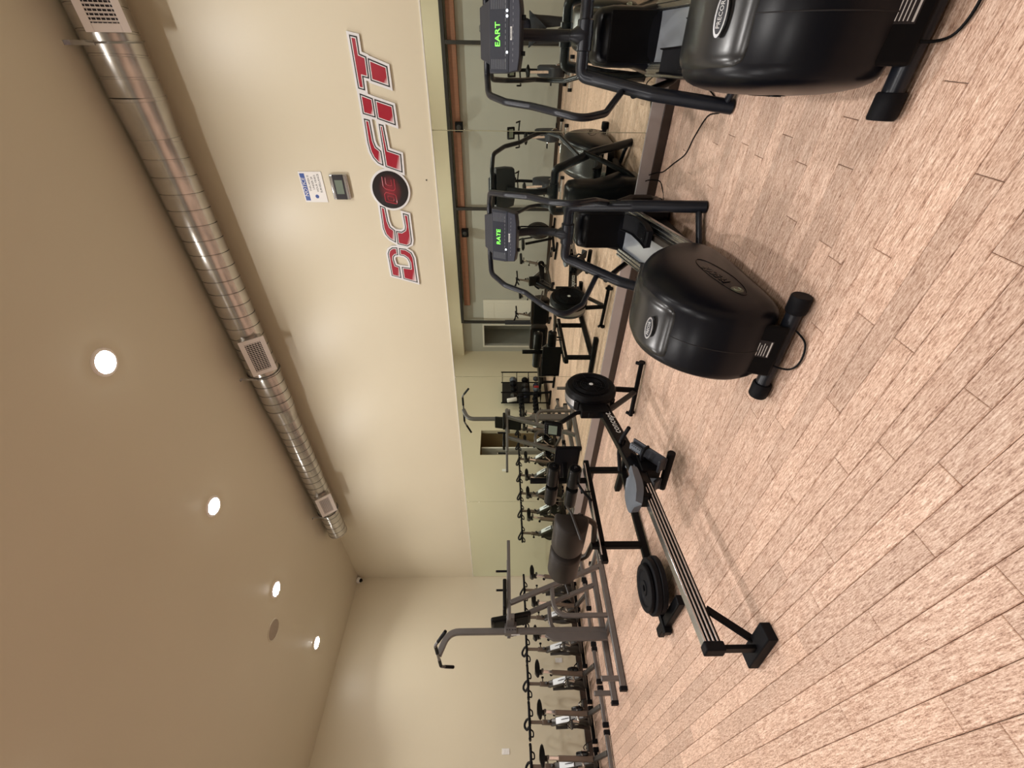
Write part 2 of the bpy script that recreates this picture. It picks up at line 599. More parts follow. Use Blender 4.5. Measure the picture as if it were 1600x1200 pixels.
# ------------------------------------------------------------------ room shell
def shell():
    # floor slab under the planks
    fl = struct(MB().bx(LX - 0.4, MX + 0.1, FY - 0.1, BY + 0.1, -0.12, -0.011).build('floor', DARKB))
    c = struct(MB().bx(LX - 0.4, MX + 0.1, FY - 0.1, BY + 0.1, CZ, CZ + 0.1).build('ceiling', CEIL))
    struct(MB().bx(MX + 0.002, MX + 0.12, FY - 0.1, BY + 0.1, -0.01, CZ).build('wall_right', CREAM))
    # back wall with one doorway
    d0, d1, dz = -0.03, 0.84, 1.96
    m = MB()
    m.bx(LX - 0.35, d0, BY, BY + 0.12, -0.01, CZ)
    m.bx(d1, MX + 0.002, BY, BY + 0.12, -0.01, CZ)
    m.bx(d0, d1, BY, BY + 0.12, dz, CZ)
    struct(m.build('wall_back', CREAM))
    m = MB()
    m.bx(d0 - 0.3, d0 - 0.2, BY + 0.12, BY + 1.3, -0.01, 2.3)
    m.bx(d1 + 0.3, d1 + 0.4, BY + 0.12, BY + 1.3, -0.01, 2.3)
    m.bx(d0 - 0.3, d1 + 0.4, BY + 1.3, BY + 1.4, -0.01, 2.3)
    m.bx(d0 - 0.3, d1 + 0.4, BY + 0.12, BY + 1.4, 2.3, 2.4)
    m.bx(d0 - 0.3, d1 + 0.4, BY + 0.12, BY + 1.4, -0.1, -0.01)
    struct(m.build('wall_corridor', TANW))
    dr = struct(MB().bx(0.45, 0.49, BY + 0.14, BY + 0.98, 0.01, 1.94).build('door_1', WHITEP, bevel=0.003))
    m = MB()
    for z0, z1 in ((0.15, 0.75), (0.9, 1.8)):
        for y0, y1 in ((0.24, 0.52), (0.6, 0.88)):
            m.bx(0.443, 0.452, BY + y0, BY + y1, z0, z1)
    m.build('door_panel', WHITEP, dr, bevel=0.004)
    # opposite wall: cream above, a grey recess below
    m = MB().bx(LX - 0.4, LX, FY, BY, 2.66, CZ)
    struct(m.build('wall_left', CREAM))
    m = MB()
    y0, y1, dz = 7.35, 8.15, 1.98
    m.bx(LX - 0.37, LX - 0.25, FY, y0, -0.01, 2.66)
    m.bx(LX - 0.37, LX - 0.25, y1, BY, -0.01, 2.66)
    m.bx(LX - 0.37, LX - 0.25, y0, y1, dz, 2.66)
    m.bx(LX - 1.5, LX - 0.37, y0 - 0.3, y0 - 0.2, -0.01, 2.3)
    m.bx(LX - 1.5, LX - 0.37, y1 + 0.14, y1 + 0.24, -0.01, 2.3)
    m.bx(LX - 1.6, LX - 1.5, y0 - 0.3, y1 + 0.24, -0.01, 2.3)
    m.bx(LX - 1.6, LX - 0.37, y0 - 0.3, y1 + 0.24, 2.3, 2.4)
    m.bx(LX - 1.6, LX - 0.37, y0 - 0.3, y1 + 0.24, -0.1, -0.01)
    struct(m.build('wall_left_lower', GREYW))
    fr = MB()
    fr.bx(LX - 0.25, LX - 0.22, y0 - 0.05, y0, 0, dz + 0.05).bx(LX - 0.25, LX - 0.22, y1, y1 + 0.05, 0, dz + 0.05)
    fr.bx(LX - 0.25, LX - 0.22, y0, y1, dz, dz + 0.05)
    struct(fr.build('trim_1', WHITEP, bevel=0.003))

    def sixpanel(name, x, ya, yb, zt, f=1):
        d = struct(MB().bx(x, x + 0.04, ya, yb, 0.01, zt).build(name, WHITEP, bevel=0.003))
        pm = MB()
        w_ = (yb - ya)
        for a, b in ((0.12, 0.46), (0.54, 0.88)):
            for z0, z1 in ((0.2, 0.8), (0.92, 1.55), (1.64, 1.86)):
                pm.bx(x + 0.04, x + 0.048, ya + w_ * a, ya + w_ * b, z0, z1)
        pm.build('door_panel', WHITEP, d, bevel=0.005)
        MB().lathe([(0.0, 0), (0.012, 0.0), (0.012, 0.03), (0.026, 0.04), (0.026, 0.055), (0.0, 0.062)], (x + 0.04, yb - 0.08, 0.98), (1, 0, 0), 14).build('door_knob', DKFRAME, d)
        return d
    sixpanel('door_2', LX - 0.25, 6.42, 7.2, 1.98)
    sixpanel('door_3', LX - 1.5, y0, y1, 1.98)
    # dark frame of the recess, its posts and the timber behind it
    struct(MB().bx(LX - 0.06, LX + 0.02, FY, 7.12, 2.60, 2.68).build('trim_2', DKFRAME, bevel=0.004))
    for i, y in enumerate((-3.0 + 0.05, 0.2, 3.62, 7.09)):
        o = struct(MB().bx(LX - 0.06, LX + 0.02, y - 0.035, y + 0.035, 0.0, 2.6).build('trim_%d' % (3 + i), DKFRAME, bevel=0.004))
    struct(MB().bx(LX - 0.24, LX - 0.10, FY, 6.55, 2.38, 2.56).build('trim_7', BEAMW, bevel=0.004))
    MBs = MB()
    MBs.bx(LX - 0.06, LX + 0.03, 7.04, 7.16, 0.0, 1.3)
    o = MBs.build('column_casing', GREYP, bevel=0.006)
    struct(o)
    struct(MB().bx(LX - 0.4, MX + 0.1, FY - 0.12, FY, -0.01, CZ).build('wall_front', CREAM))
    # baseboards
    struct(MB().bx(LX - 0.25, d0 - 0.0, BY - 0.014, BY, 0.0, 0.10).bx(d1, MX, BY - 0.014, BY, 0.0, 0.10).build('baseboard_back', DARKB, bevel=0.003))
    struct(MB().bx(LX - 0.25, LX - 0.236, FY, 6.4, 0.0, 0.09).build('baseboard_left', DARKB, bevel=0.003))
    struct(MB().bx(LX - 0.25, MX, FY, FY + 0.014, 0.0, 0.09).build('baseboard_front', DARKB, bevel=0.003))
    struct(MB().bx(MX - 0.022, MX + 0.002, FY, BY, 0.0, 0.078).build('baseboard_right', DARKB, bevel=0.004))
    struct(MB().bx(MX - 0.016, MX + 0.002, FY, BY, 0.078, 0.185).build('trim_8', LEDGE, bevel=0.002))
    struct(MB().bx(MX - 0.010, MX + 0.002, -2.0, BY - 0.02, 1.960, 1.970).build('trim_9', WHITEP, bevel=0.001))
    return fl


FLOOR = shell()


def planks():
    pitch, LEN = 0.095, 0.88
    known = {-5: .71, -4: .34, -3: .25, -2: .78, -1: .39, 0: .15, 1: .80, 2: .26, 3: .46, 4: .81, 5: .30, 6: .82, 7: .60, 8: .10, 10: .68, 11: .40, 13: .67, 14: .45, 16: .37}
    rnd = random.Random(3)
    items = []
    last = None
    for n in range(-48, 35):
        x0 = 0.75 + pitch * n
        x1 = x0 + pitch
        x0 = max(x0, LX - 0.3)
        x1 = min(x1, MX)
        if x1 - x0 < 0.01:
            continue
        j = known.get(n)
        if j is None:
            while True:
                j = rnd.random() * LEN
                if last is None or min(abs(j - last), LEN - abs(j - last)) > 0.14:
                    break
        last = j
        y = j - LEN * 5
        while y < BY:
            a, b = max(y, FY), min(y + LEN, BY)
            if b - a > 0.03:
                c = Vector(((x0 + x1) / 2, (a + b) / 2, 0))
                d = c - Vector((0, 0, 1.38))
                z = d.dot(fw)
                vis = 0
                if z > 0.3:
                    U = d.dot(rt) / z * 660
                    W_ = d.dot(up) / z * 660
                    if abs(U) < 640 and abs(W_) < 860:
                        vis = 1
                items.append((0 if vis else 1, d.length, x0, x1, a, b, rnd.uniform(-0.0004, 0.0002)))
            y += LEN
    items.sort()
    cache = {}

    def pv(w_, l, ch=0.0022, t=0.011):
        hw, hl = w_ / 2 - 0.0010, l / 2 - 0.0009
        vs = [(-hw, -hl, -t), (hw, -hl, -t), (hw, hl, -t), (-hw, hl, -t),
              (-hw, -hl, -ch), (hw, -hl, -ch), (hw, hl, -ch), (-hw, hl, -ch),
              (-hw + ch, -hl + ch, 0), (hw - ch, -hl + ch, 0), (hw - ch, hl - ch, 0), (-hw + ch, hl - ch, 0)]
        fs = []
        for i in range(4):
            k = (i + 1) % 4
            fs.append((i, k, 4 + k, 4 + i))
            fs.append((4 + i, 4 + k, 8 + k, 8 + i))
        fs.append((8, 9, 10, 11))
        return vs, fs
    for it in items[:298]:
        _, _, x0, x1, a, b, dz = it
        key = (round(x1 - x0, 3), round(b - a, 3))
        if key not in cache:
            vs, fs = pv(x1 - x0, b - a)
            me = bpy.data.meshes.new('plank')
            me.from_pydata(vs, [], fs)
            me.materials.append(WOOD)
            cache[key] = me
        o = bpy.data.objects.new('plank', cache[key])
        o.location = ((x0 + x1) / 2, (a + b) / 2, dz)
        COL.objects.link(o)
        o.parent = FLOOR
    m = MB()
    for it in items[298:]:
        _, _, x0, x1, a, b, dz = it
        vs, fs = pv(x1 - x0, b - a)
        cc = Vector(((x0 + x1) / 2, (a + b) / 2, dz))
        m.add([Vector(p) + cc for p in vs], fs)
    o = m.build('plank_field', WOOD, FLOOR, angle=10)
    o['kind'] = 'stuff'


planks()


# ------------------------------------------------------------------ mirrors
def mirrors():
    ys = [-1.95, 0.635, 3.24, 5.83, BY - 0.03]
    labs = ['tall mirror panel behind the nearest elliptical, right of the first seam',
            'wall mirror panel behind the second elliptical, between two seams',
            'wall mirror panel behind the rowing machine and glute bench',
            'farthest wall mirror panel, ending at the room corner']
    for i in range(4):
        m = MB().bx(MX - 0.006, MX + 0.001, ys[i] + 0.0015, ys[i + 1] - 0.0015, 0.186, 1.960)
        o = m.build('mirror_panel', MIRROR, bevel=0.0015)
        tag(o, labs[i], 'mirror', 'mirror panels along the wall')


mirrors()


# ------------------------------------------------------------------ ceiling: lights, speaker, duct, camera
def ceiling_items():
    names = {(2.48, 1.87): 'round recessed ceiling light nearest the camera, large and glaring',
             (2.48, 3.65): 'recessed ceiling light, second along the row beside the duct',
             (2.48, 5.45): 'recessed ceiling light, third along the row, beside the round speaker',
             (2.48, 7.26): 'recessed ceiling light, farthest of the row, close to the back wall'}
    for k, (x, y) in enumerate(LIGHTS):
        t = thing('recessed_light', names.get((x, y), 'recessed ceiling light out of frame, %s, %s' % ('in the duct-side row' if x > 2 else 'in the middle row' if x > 0 else 'by the opposite wall', 'behind the camera' if y < -1 else 'above the camera' if y < 1 else 'mid-room' if y < 5 else 'by the back wall')), 'ceiling light', (x, y, CZ), 0, 'recessed ceiling lights')
        MB().lathe([(0.078, -0.004), (0.083, -0.010), (0.100, -0.008), (0.106, -0.001), (0.106, 0.002), (0.078, 0.002)], (0, 0, 0), (0, 0, 1), 32).build('trim_ring', LIGHTT, t)
        MB().lathe([(0.0, -0.020), (0.03, -0.0185), (0.055, -0.014), (0.072, -0.008), (0.078, -0.002), (0.078, 0.001), (0, 0.001)], (0, 0, 0), (0, 0, 1), 32).build('lens', LENS, t)
        ld = bpy.data.lights.new('lamp', 'AREA')
        ld.shape = 'DISK'
        ld.size = 0.14
        ld.energy = LIGHT_W * (0.55 if y > 6.9 else 0.75 if y < 1 and x > 2 else 1.0)
        ld.color = LIGHT_COL
        ld.spread = math.radians(118 if y > 6.9 else 158)
        lo = bpy.data.objects.new('lamp', ld)
        COL.objects.link(lo)
        lo.parent = t
        lo.location = (0, 0, -0.024)
    o = thing('ceiling_speaker', 'round dull speaker grille flush in the ceiling near the third light', 'speaker', (2.13, 5.78, CZ))
    MB().lathe([(0, -0.008), (0.105, -0.006), (0.115, -0.004), (0.115, 0), (0, 0)], (0, 0, 0), (0, 0, 1), 32).build('mesh_cover', SPKG, o)
    MB().lathe([(0.115, -0.002), (0.118, -0.008), (0.128, -0.006), (0.130, 0), (0.115, 0)], (0, 0, 0), (0, 0, 1), 32).build('rim', CEIL, o)
    # security camera in the corner
    o = thing('security_camera', 'small dome security camera in the upper corner of the room', 'camera', (3.93, 8.30, 4.16))
    MB().lathe([(0, 0.06), (0.05, 0.06), (0.055, 0.03), (0.045, 0.0), (0, -0.005)], (0, 0, 0), (0.3, 0.3, 1), 18).build('housing', WHITE, o)
    MB().lathe([(0.036, 0.0), (0.034, -0.02), (0.02, -0.038), (0, -0.044)], (0, 0, 0), (0.3, 0.3, 1), 18).build('dome', BLACKG, o)
    MB().bx(-0.02, 0.08, 0.02, 0.085, 0.03, 0.08).build('bracket', WHITE, o, bevel=0.004)


ceiling_items()


def duct():
    X, Z = 3.79, 4.062
    t = thing('air_duct', 'round galvanised spiral air duct running under the ceiling edge', 'duct', (X, 2, Z))
    segs = [(-2.9, 0.42, 0.172, 0.172), (0.42, 0.68, 0.172, 0.158), (0.68, 3.50, 0.158, 0.158), (3.50, 3.72, 0.158, 0.139), (3.72, 6.28, 0.139, 0.139)]
    for a, b, r0, r1 in segs:
        m = MB()
        m.o = Vector((X, 2, Z))
        prof = []
        if r0 != r1:
            prof = [(r0 + 0.004, a - 0.01), (r0 + 0.004, a + 0.01), (r0, a + 0.012), (r1, b - 0.012), (r1 + 0.004, b - 0.01), (r1 + 0.004, b + 0.01)]
        else:
            n = max(2, int((b - a) / 0.125))
            for k in range(n):
                y = a + (b - a) * k / n
                prof += [(r0, y + 0.004), (r0 - 0.008, y + 0.005), (r0 - 0.008, y + 0.009), (r0 + 0.003, y + 0.010), (r0 + 0.003, y + 0.018), (r0, y + 0.020), (r0 + 0.001, y + 0.06)]
            prof += [(r0, b)]
            if b > 6:
                prof += [(r0 + 0.006, b), (r0 + 0.006, b + 0.012), (0.0, b + 0.014)]
        m.lathe(prof, (X, 0, Z), (0, 1, 0), 40)
        # the lathe is sheared a little so its seams run as a spiral lock seam does
        if r0 == r1:
            for i, p in enumerate(m.v):
                m.v[i] = (p[0], p[1] + 0.10 * p[0] * (1 if a < 6 else 0), p[2])
        m.build('duct_section', GALV, t, angle=50)
    # outlets
    nd = Vector((-0.80, 0, -0.60))
    for yc, ln, rr in ((-0.17, 0.43, 0.172), (2.66, 0.43, 0.158), (5.36, 0.41, 0.139)):
        M = frameM(Vector((X, yc, Z)) + nd * (rr + 0.045), (0, -1, 0), (0.6, 0, -0.8))
        if M.to_3x3().col[2].dot(nd) < 0:
            M = frameM(Vector((X, yc, Z)) + nd * (rr + 0.045), (0, -1, 0), (-0.6, 0, 0.8))
        R = M.to_3x3()
        W_ = 0.24 if yc < 5 else 0.22

        def B(m, x0, x1, y0, y1, z0, z1):
            m.box(M @ Vector(((x0 + x1) / 2, (y0 + y1) / 2, (z0 + z1) / 2)), (x1 - x0, y1 - y0, z1 - z0), R)
        hl, hw = ln / 2, W_ / 2
        m = MB(t)
        B(m, -hl + 0.01, hl - 0.01, -hw + 0.01, hw - 0.01, -0.10, -0.006)
        bx_ = m.build('outlet_box', GALV, t, bevel=0.003)
        m = MB(t)
        B(m, -hl + 0.03, hl - 0.03, -hw + 0.03, hw - 0.03, -0.0055, -0.004)
        m.build('dark_throat', DARKIN, bx_)
        m = MB(t)
        f = 0.045
        B(m, -hl, hl, -hw, -hw + f, -0.006, 0.006)
        B(m, -hl, hl, hw - f, hw, -0.006, 0.006)
        B(m, -hl, -hl + f, -hw + f, hw - f, -0.006, 0.006)
        B(m, hl - f, hl, -hw + f, hw - f, -0.006, 0.006)
        g = m.build('grille_frame', GRILLEW, t, bevel=0.002)
        ns = 16
        for k in range(ns):
            m = MB(t)
            x = -hl + f + (ln - 2 * f) * (k + 0.5) / ns
            m.box(M @ Vector((x, 0, 0.0)), (0.006, W_ - 2 * f, 0.010), R @ Matrix.Rotation(0.5, 3, 'Y'))
            m.build('slat', GRILLEW, g)
        m = MB(t)
        for k in range(6):
            y = -hw + f + (W_ - 2 * f) * (k + 0.5) / 6
            m.box(M @ Vector((0, y, -0.003)), (ln - 2 * f, 0.004, 0.004), R)
        m.build('cross_slats', GRILLEW, g)
    for y, r in ((0.10, 0.175), (2.97, 0.161), (5.68, 0.142)):
        m = MB(t)
        pts = [(X + r * math.cos(a), y, Z + r * math.sin(a)) for a in [2 * PI * k / 36 for k in range(36)]]
        m.sweep(pts, [(0.014, -0.0015), (0.014, 0.002), (-0.014, 0.002), (-0.014, -0.0015)], closed=True, upv=None)
        m.bx(X - r - 0.003, X - r + 0.001, y - 0.013, y + 0.013, Z, CZ)
        m.bx(X + r - 0.001, X + r + 0.003, y - 0.013, y + 0.013, Z, CZ)
        m.bx(X - r - 0.03, X - r + 0.001, y - 0.013, y + 0.013, CZ - 0.004, CZ)
        m.build('hanger_strap', SILV, t)


duct()


# ------------------------------------------------------------------ lettered sign and small wall things
def offset(poly, d):
    n = len(poly)
    ar = sum(poly[i][0] * poly[(i + 1) % n][1] - poly[(i + 1) % n][0] * poly[i][1] for i in range(n))
    if ar < 0:
        poly = poly[::-1]
    out = []
    for i in range(n):
        p, a, b = Vector(poly[i]), Vector(poly[i - 1]), Vector(poly[(i + 1) % n])
        e1, e2 = (p - a).normalized(), (b - p).normalized()
        n1, n2 = Vector((e1.y, -e1.x)), Vector((e2.y, -e2.x))
        m = (n1 + n2)
        L = max(0.35, m.length_squared / 2)
        m = m / L
        out.append(tuple(p + m * d))
    return out


# wall plane coordinates: a = -y (reader's right), b = z
SIGN_POLYS = [
    ('T', [(-0.0365, 2.4964), (-0.0465, 2.4407), (-0.1461, 2.4427), (-0.1631, 2.3972), (-0.2976, 2.4019), (-0.2882, 2.4447), (-0.3733, 2.4477), (-0.3603, 2.4994)]),
    ('T', [(-0.1706, 2.3884), (-0.2187, 2.2512), (-0.3502, 2.2517), (-0.3095, 2.392)]),
    ('I', [(-0.3905, 2.4968), (-0.4226, 2.3994), (-0.5533, 2.4), (-0.5274, 2.499)]),
    ('I', [(-0.426, 2.3883), (-0.4667, 2.2478), (-0.6058, 2.2473), (-0.5606, 2.3902)]),
    ('F', [(-0.5582, 2.4977), (-0.5687, 2.4523), (-0.7193, 2.4492), (-0.7606, 2.4386), (-0.7925, 2.4003), (-0.9069, 2.4006), (-0.8861, 2.4447), (-0.8457, 2.4778), (-0.7972, 2.4952), (-0.7317, 2.502)]),
    ('F', [(-0.5947, 2.3863), (-0.6032, 2.349), (-0.7834, 2.341), (-0.8149, 2.2384), (-0.9585, 2.2465), (-0.913, 2.3853)]),
    ('C', [(-1.2347, 2.4949), (-1.2518, 2.448), (-1.3732, 2.4444), (-1.4275, 2.4318), (-1.4602, 2.3932), (-1.579, 2.4034), (-1.545, 2.4572), (-1.5001, 2.4906), (-1.4391, 2.503)]),
    ('C', [(-1.3005, 2.2974), (-1.3149, 2.2456), (-1.5548, 2.2481), (-1.5929, 2.259), (-1.6141, 2.2992), (-1.5916, 2.3896), (-1.4657, 2.3852), (-1.4731, 2.3344), (-1.4539, 2.3017), (-1.4263, 2.2932)]),
    ('D', [(-1.6253, 2.3995), (-1.6257, 2.4482), (-1.6494, 2.4828), (-1.6886, 2.501), (-1.9192, 2.5005), (-1.9456, 2.4074), (-1.8217, 2.4049), (-1.8071, 2.4434), (-1.7447, 2.453), (-1.7205, 2.4467), (-1.7048, 2.4304), (-1.7022, 2.4013)]),
    ('D', [(-1.6311, 2.3845), (-1.64, 2.32), (-1.6774, 2.2683), (-1.7312, 2.2503), (-1.9953, 2.2494), (-1.9532, 2.3871), (-1.824, 2.3866), (-1.8359, 2.3017), (-1.7802, 2.2998), (-1.7353, 2.3166), (-1.7114, 2.3476), (-1.7021, 2.3887)]),
]


def sign():
    Wm = frameM((MX, 0, 0), (0, -1, 0), (0, 0, 1))     # local z = (-1,0,0)
    t = thing('wall_sign', 'red and white cut-out letters DC FIT with a round black medallion', 'sign', (MX, 1.0, 2.36))
    for k, (ch, poly) in enumerate(SIGN_POLYS):
        m = MB(t)
        m.prism(offset(poly, 0.017), Wm, 0.0, 0.012 + 0.0002 * (k % 5))
        pl = m.build('letter_plate', SIGNW, t, angle=30)
        m = MB(t).prism(poly, Wm, 0.0125, 0.0138)
        m.build('letter_outline', SIGNB, pl)
        m = MB(t).prism(offset(poly, -0.0085), Wm, 0.0136, 0.0146)
        m.build('letter_inline', SIGNW, pl)
        m = MB(t).prism(offset(poly, -0.0148), Wm, 0.0144, 0.0154)
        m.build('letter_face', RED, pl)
    cyy, czz, r = SIGN_C
    m = MB(t).lathe([(0, 0.0135), (r + 0.016, 0.0135), (r + 0.018, 0.012), (r + 0.018, 0)], (MX, cyy, czz), (-1, 0, 0), 48)
    pl = m.build('medallion_plate', SIGNW, t)
    MB(t).lathe([(0, 0.0150), (r, 0.0150), (r, 0.013)], (MX, cyy, czz), (-1, 0, 0), 48).build('medallion', medallion_mat(), pl)
    MD = mat('medallion_red', (0.42, 0.04, 0.06), 0.3, noise=(9, 0.1))
    # outlined DC
    m = MB(t)

    def P(a, b):
        return (MX - 0.0155, cyy - a, czz + b)
    s = r / 0.14
    d_ = [(-0.105, -0.04), (-0.105 + 0.02, 0.05), (-0.03, 0.05), (-0.015, 0.035), (-0.03, -0.03), (-0.045, -0.04)]
    m.tube([P(a * s, b * s) for a, b in d_], 0.0042, 6, fil=0.014, closed=True)
    c_ = [(0.098, 0.05), (0.03, 0.05), (0.01, 0.035), (-0.004, -0.03), (0.012, -0.042), (0.082, -0.042)]
    m.tube([P(a * s, b * s) for a, b in c_], 0.0042, 6, fil=0.014)
    c2 = [(0.092, 0.026), (0.042, 0.026), (0.030, -0.018), (0.078, -0.018)]
    m.tube([P(a * s, b * s) for a, b in c2], 0.0030, 6, fil=0.01)
    d2 = [(-0.084, -0.018), (-0.073, 0.028), (-0.042, 0.028), (-0.052, -0.018)]
    m.tube([P(a * s, b * s) for a, b in d2], 0.0030, 6, fil=0.01, closed=True)
    m.build('medallion_letters', MD, pl)

    # notice
    t = thing('notice_sign', 'small white notice sign with a blue NOTICE band above the thermostat', 'sign', (MX, 1.09, 3.06))
    m = MB(t).bx(MX - 0.003, MX, 0.96, 1.215, 2.955, 3.155)
    m.build('plate', WHITE, t, bevel=0.001)
    MB(t).bx(MX - 0.0036, MX - 0.0028, 0.975, 1.20, 3.105, 3.146).build('band', BLUE, t)
    MB(t).text('NOTICE', 0.045, frameM((MX - 0.0042, 1.088, 3.1255), (0, -1, 0), (0, 0, 1)), 0.0004, sx=0.95, shear=0.15).build('lettering', SIGNW, t)
    for k, (s_, yy) in enumerate((('THIS AREA IS', 1.055), ('UNDER 24', 1.055), ('HOUR VIDEO', 1.055), ('SURVEILLANCE', 1.055))):
        MB(t).text(s_, 0.024, frameM((MX - 0.0036, yy, 3.080 - 0.030 * k), (0, -1, 0), (0, 0, 1)), 0.0003, sx=0.95).build('lettering', SIGNB, t)
    MB(t).lathe([(0, 0.001), (0.016, 0.001), (0.016, 0)], (MX - 0.003, 1.165, 3.04), (-1, 0, 0), 20).build('round_emblem', BLUE, t)
    # thermostat
    t = thing('thermostat', 'silver wall thermostat with black band and grey screen below the notice', 'thermostat', (MX, 1.08, 2.81))
    MB(t).bx(MX - 0.028, MX, 0.975, 1.185, 2.735, 2.890).build('body', SILV, t, bevel=0.012, seg=3)
    MB(t).bx(MX - 0.030, MX - 0.02, 0.978, 1.182, 2.765, 2.862).build('band', SIGNB, t, bevel=0.003)
    MB(t).bx(MX - 0.0315, MX - 0.028, 1.02, 1.135, 2.78, 2.847).build('screen', LCD, t, bevel=0.001)

    # outlets
    def outlet(x, z, lab):
        t = thing('wall_outlet', lab, 'outlet', (x, BY, z))
        MB().bx(-0.036, 0.036, -0.006, 0, -0.058, 0.058).build('cover_plate', WHITE, t, bevel=0.002)
        for s in (-1, 1):
            MB().bx(-0.017, 0.017, -0.0085, -0.006, s * 0.022 - 0.014, s * 0.022 + 0.014).build('socket', GREYP if 0 else WHITE, t, bevel=0.002)
    outlet(1.34, 1.33, 'white wall plate high on the back wall above the bikes')
    outlet(2.54, 0.40, 'white wall outlet low on the back wall behind the bikes')
    # screws left in the wall
    t = MB().lathe([(0, 0.004), (0.005, 0.003), (0.006, 0)], (MX, 1.02, 2.05), (-1, 0, 0), 10).build('wall_screw', DKFRAME)
    tag(t, 'tiny dark screw in the cream wall above the mirror', 'screw')


SIGN_C = (1.1023, 2.376, 0.1573)
sign()


# ------------------------------------------------------------------ elliptical trainers
def resample(poly, n):
    pts = [Vector(p) for p in poly]
    L = [0]
    for i in range(len(pts)):
        L.append(L[-1] + (pts[(i + 1) % len(pts)] - pts[i]).length)
    out = []
    for k in range(n):
        s = L[-1] * k / n
        i = max(j for j in range(len(L)) if L[j] <= s + 1e-9)
        i = min(i, len(pts) - 1)
        t = (s - L[i]) / max(1e-9, L[i + 1] - L[i])
        out.append(pts[i].lerp(pts[(i + 1) % len(pts)], t))
    return out


def el_warp(root):
    # the machine's front stands a little farther and wider than its rear: one smooth stretch of every part
    H = 1.38
    for q in list(bpy.data.objects):
        p = q.parent
        if q.type == 'MESH' and p is not None and (p == root or p.parent == root):
            for v in q.data.vertices:
                X = v.co.x + 2.6
                Xn = .9199 * X / (1 - .04828 * X)
                k = Xn / X
                zn = H - (H - v.co.z) * k
                f = max(0.0, min(1.0, v.co.z / .5))
                v.co = (Xn - 2.6, v.co.y * k, v.co.z + f * (zn - v.co.z))


def resample_open(pts, n):
    L = [0]
    for i in range(len(pts) - 1):
        L.append(L[-1] + (pts[i + 1] - pts[i]).length)
    out = []
    for k in range(n):
        t = L[-1] * k / (n - 1)
        i = 0
        while i < len(pts) - 2 and L[i + 1] < t:
            i += 1
        out.append(pts[i].lerp(pts[i + 1], (t - L[i]) / max(1e-9, L[i + 1] - L[i])))
    return out


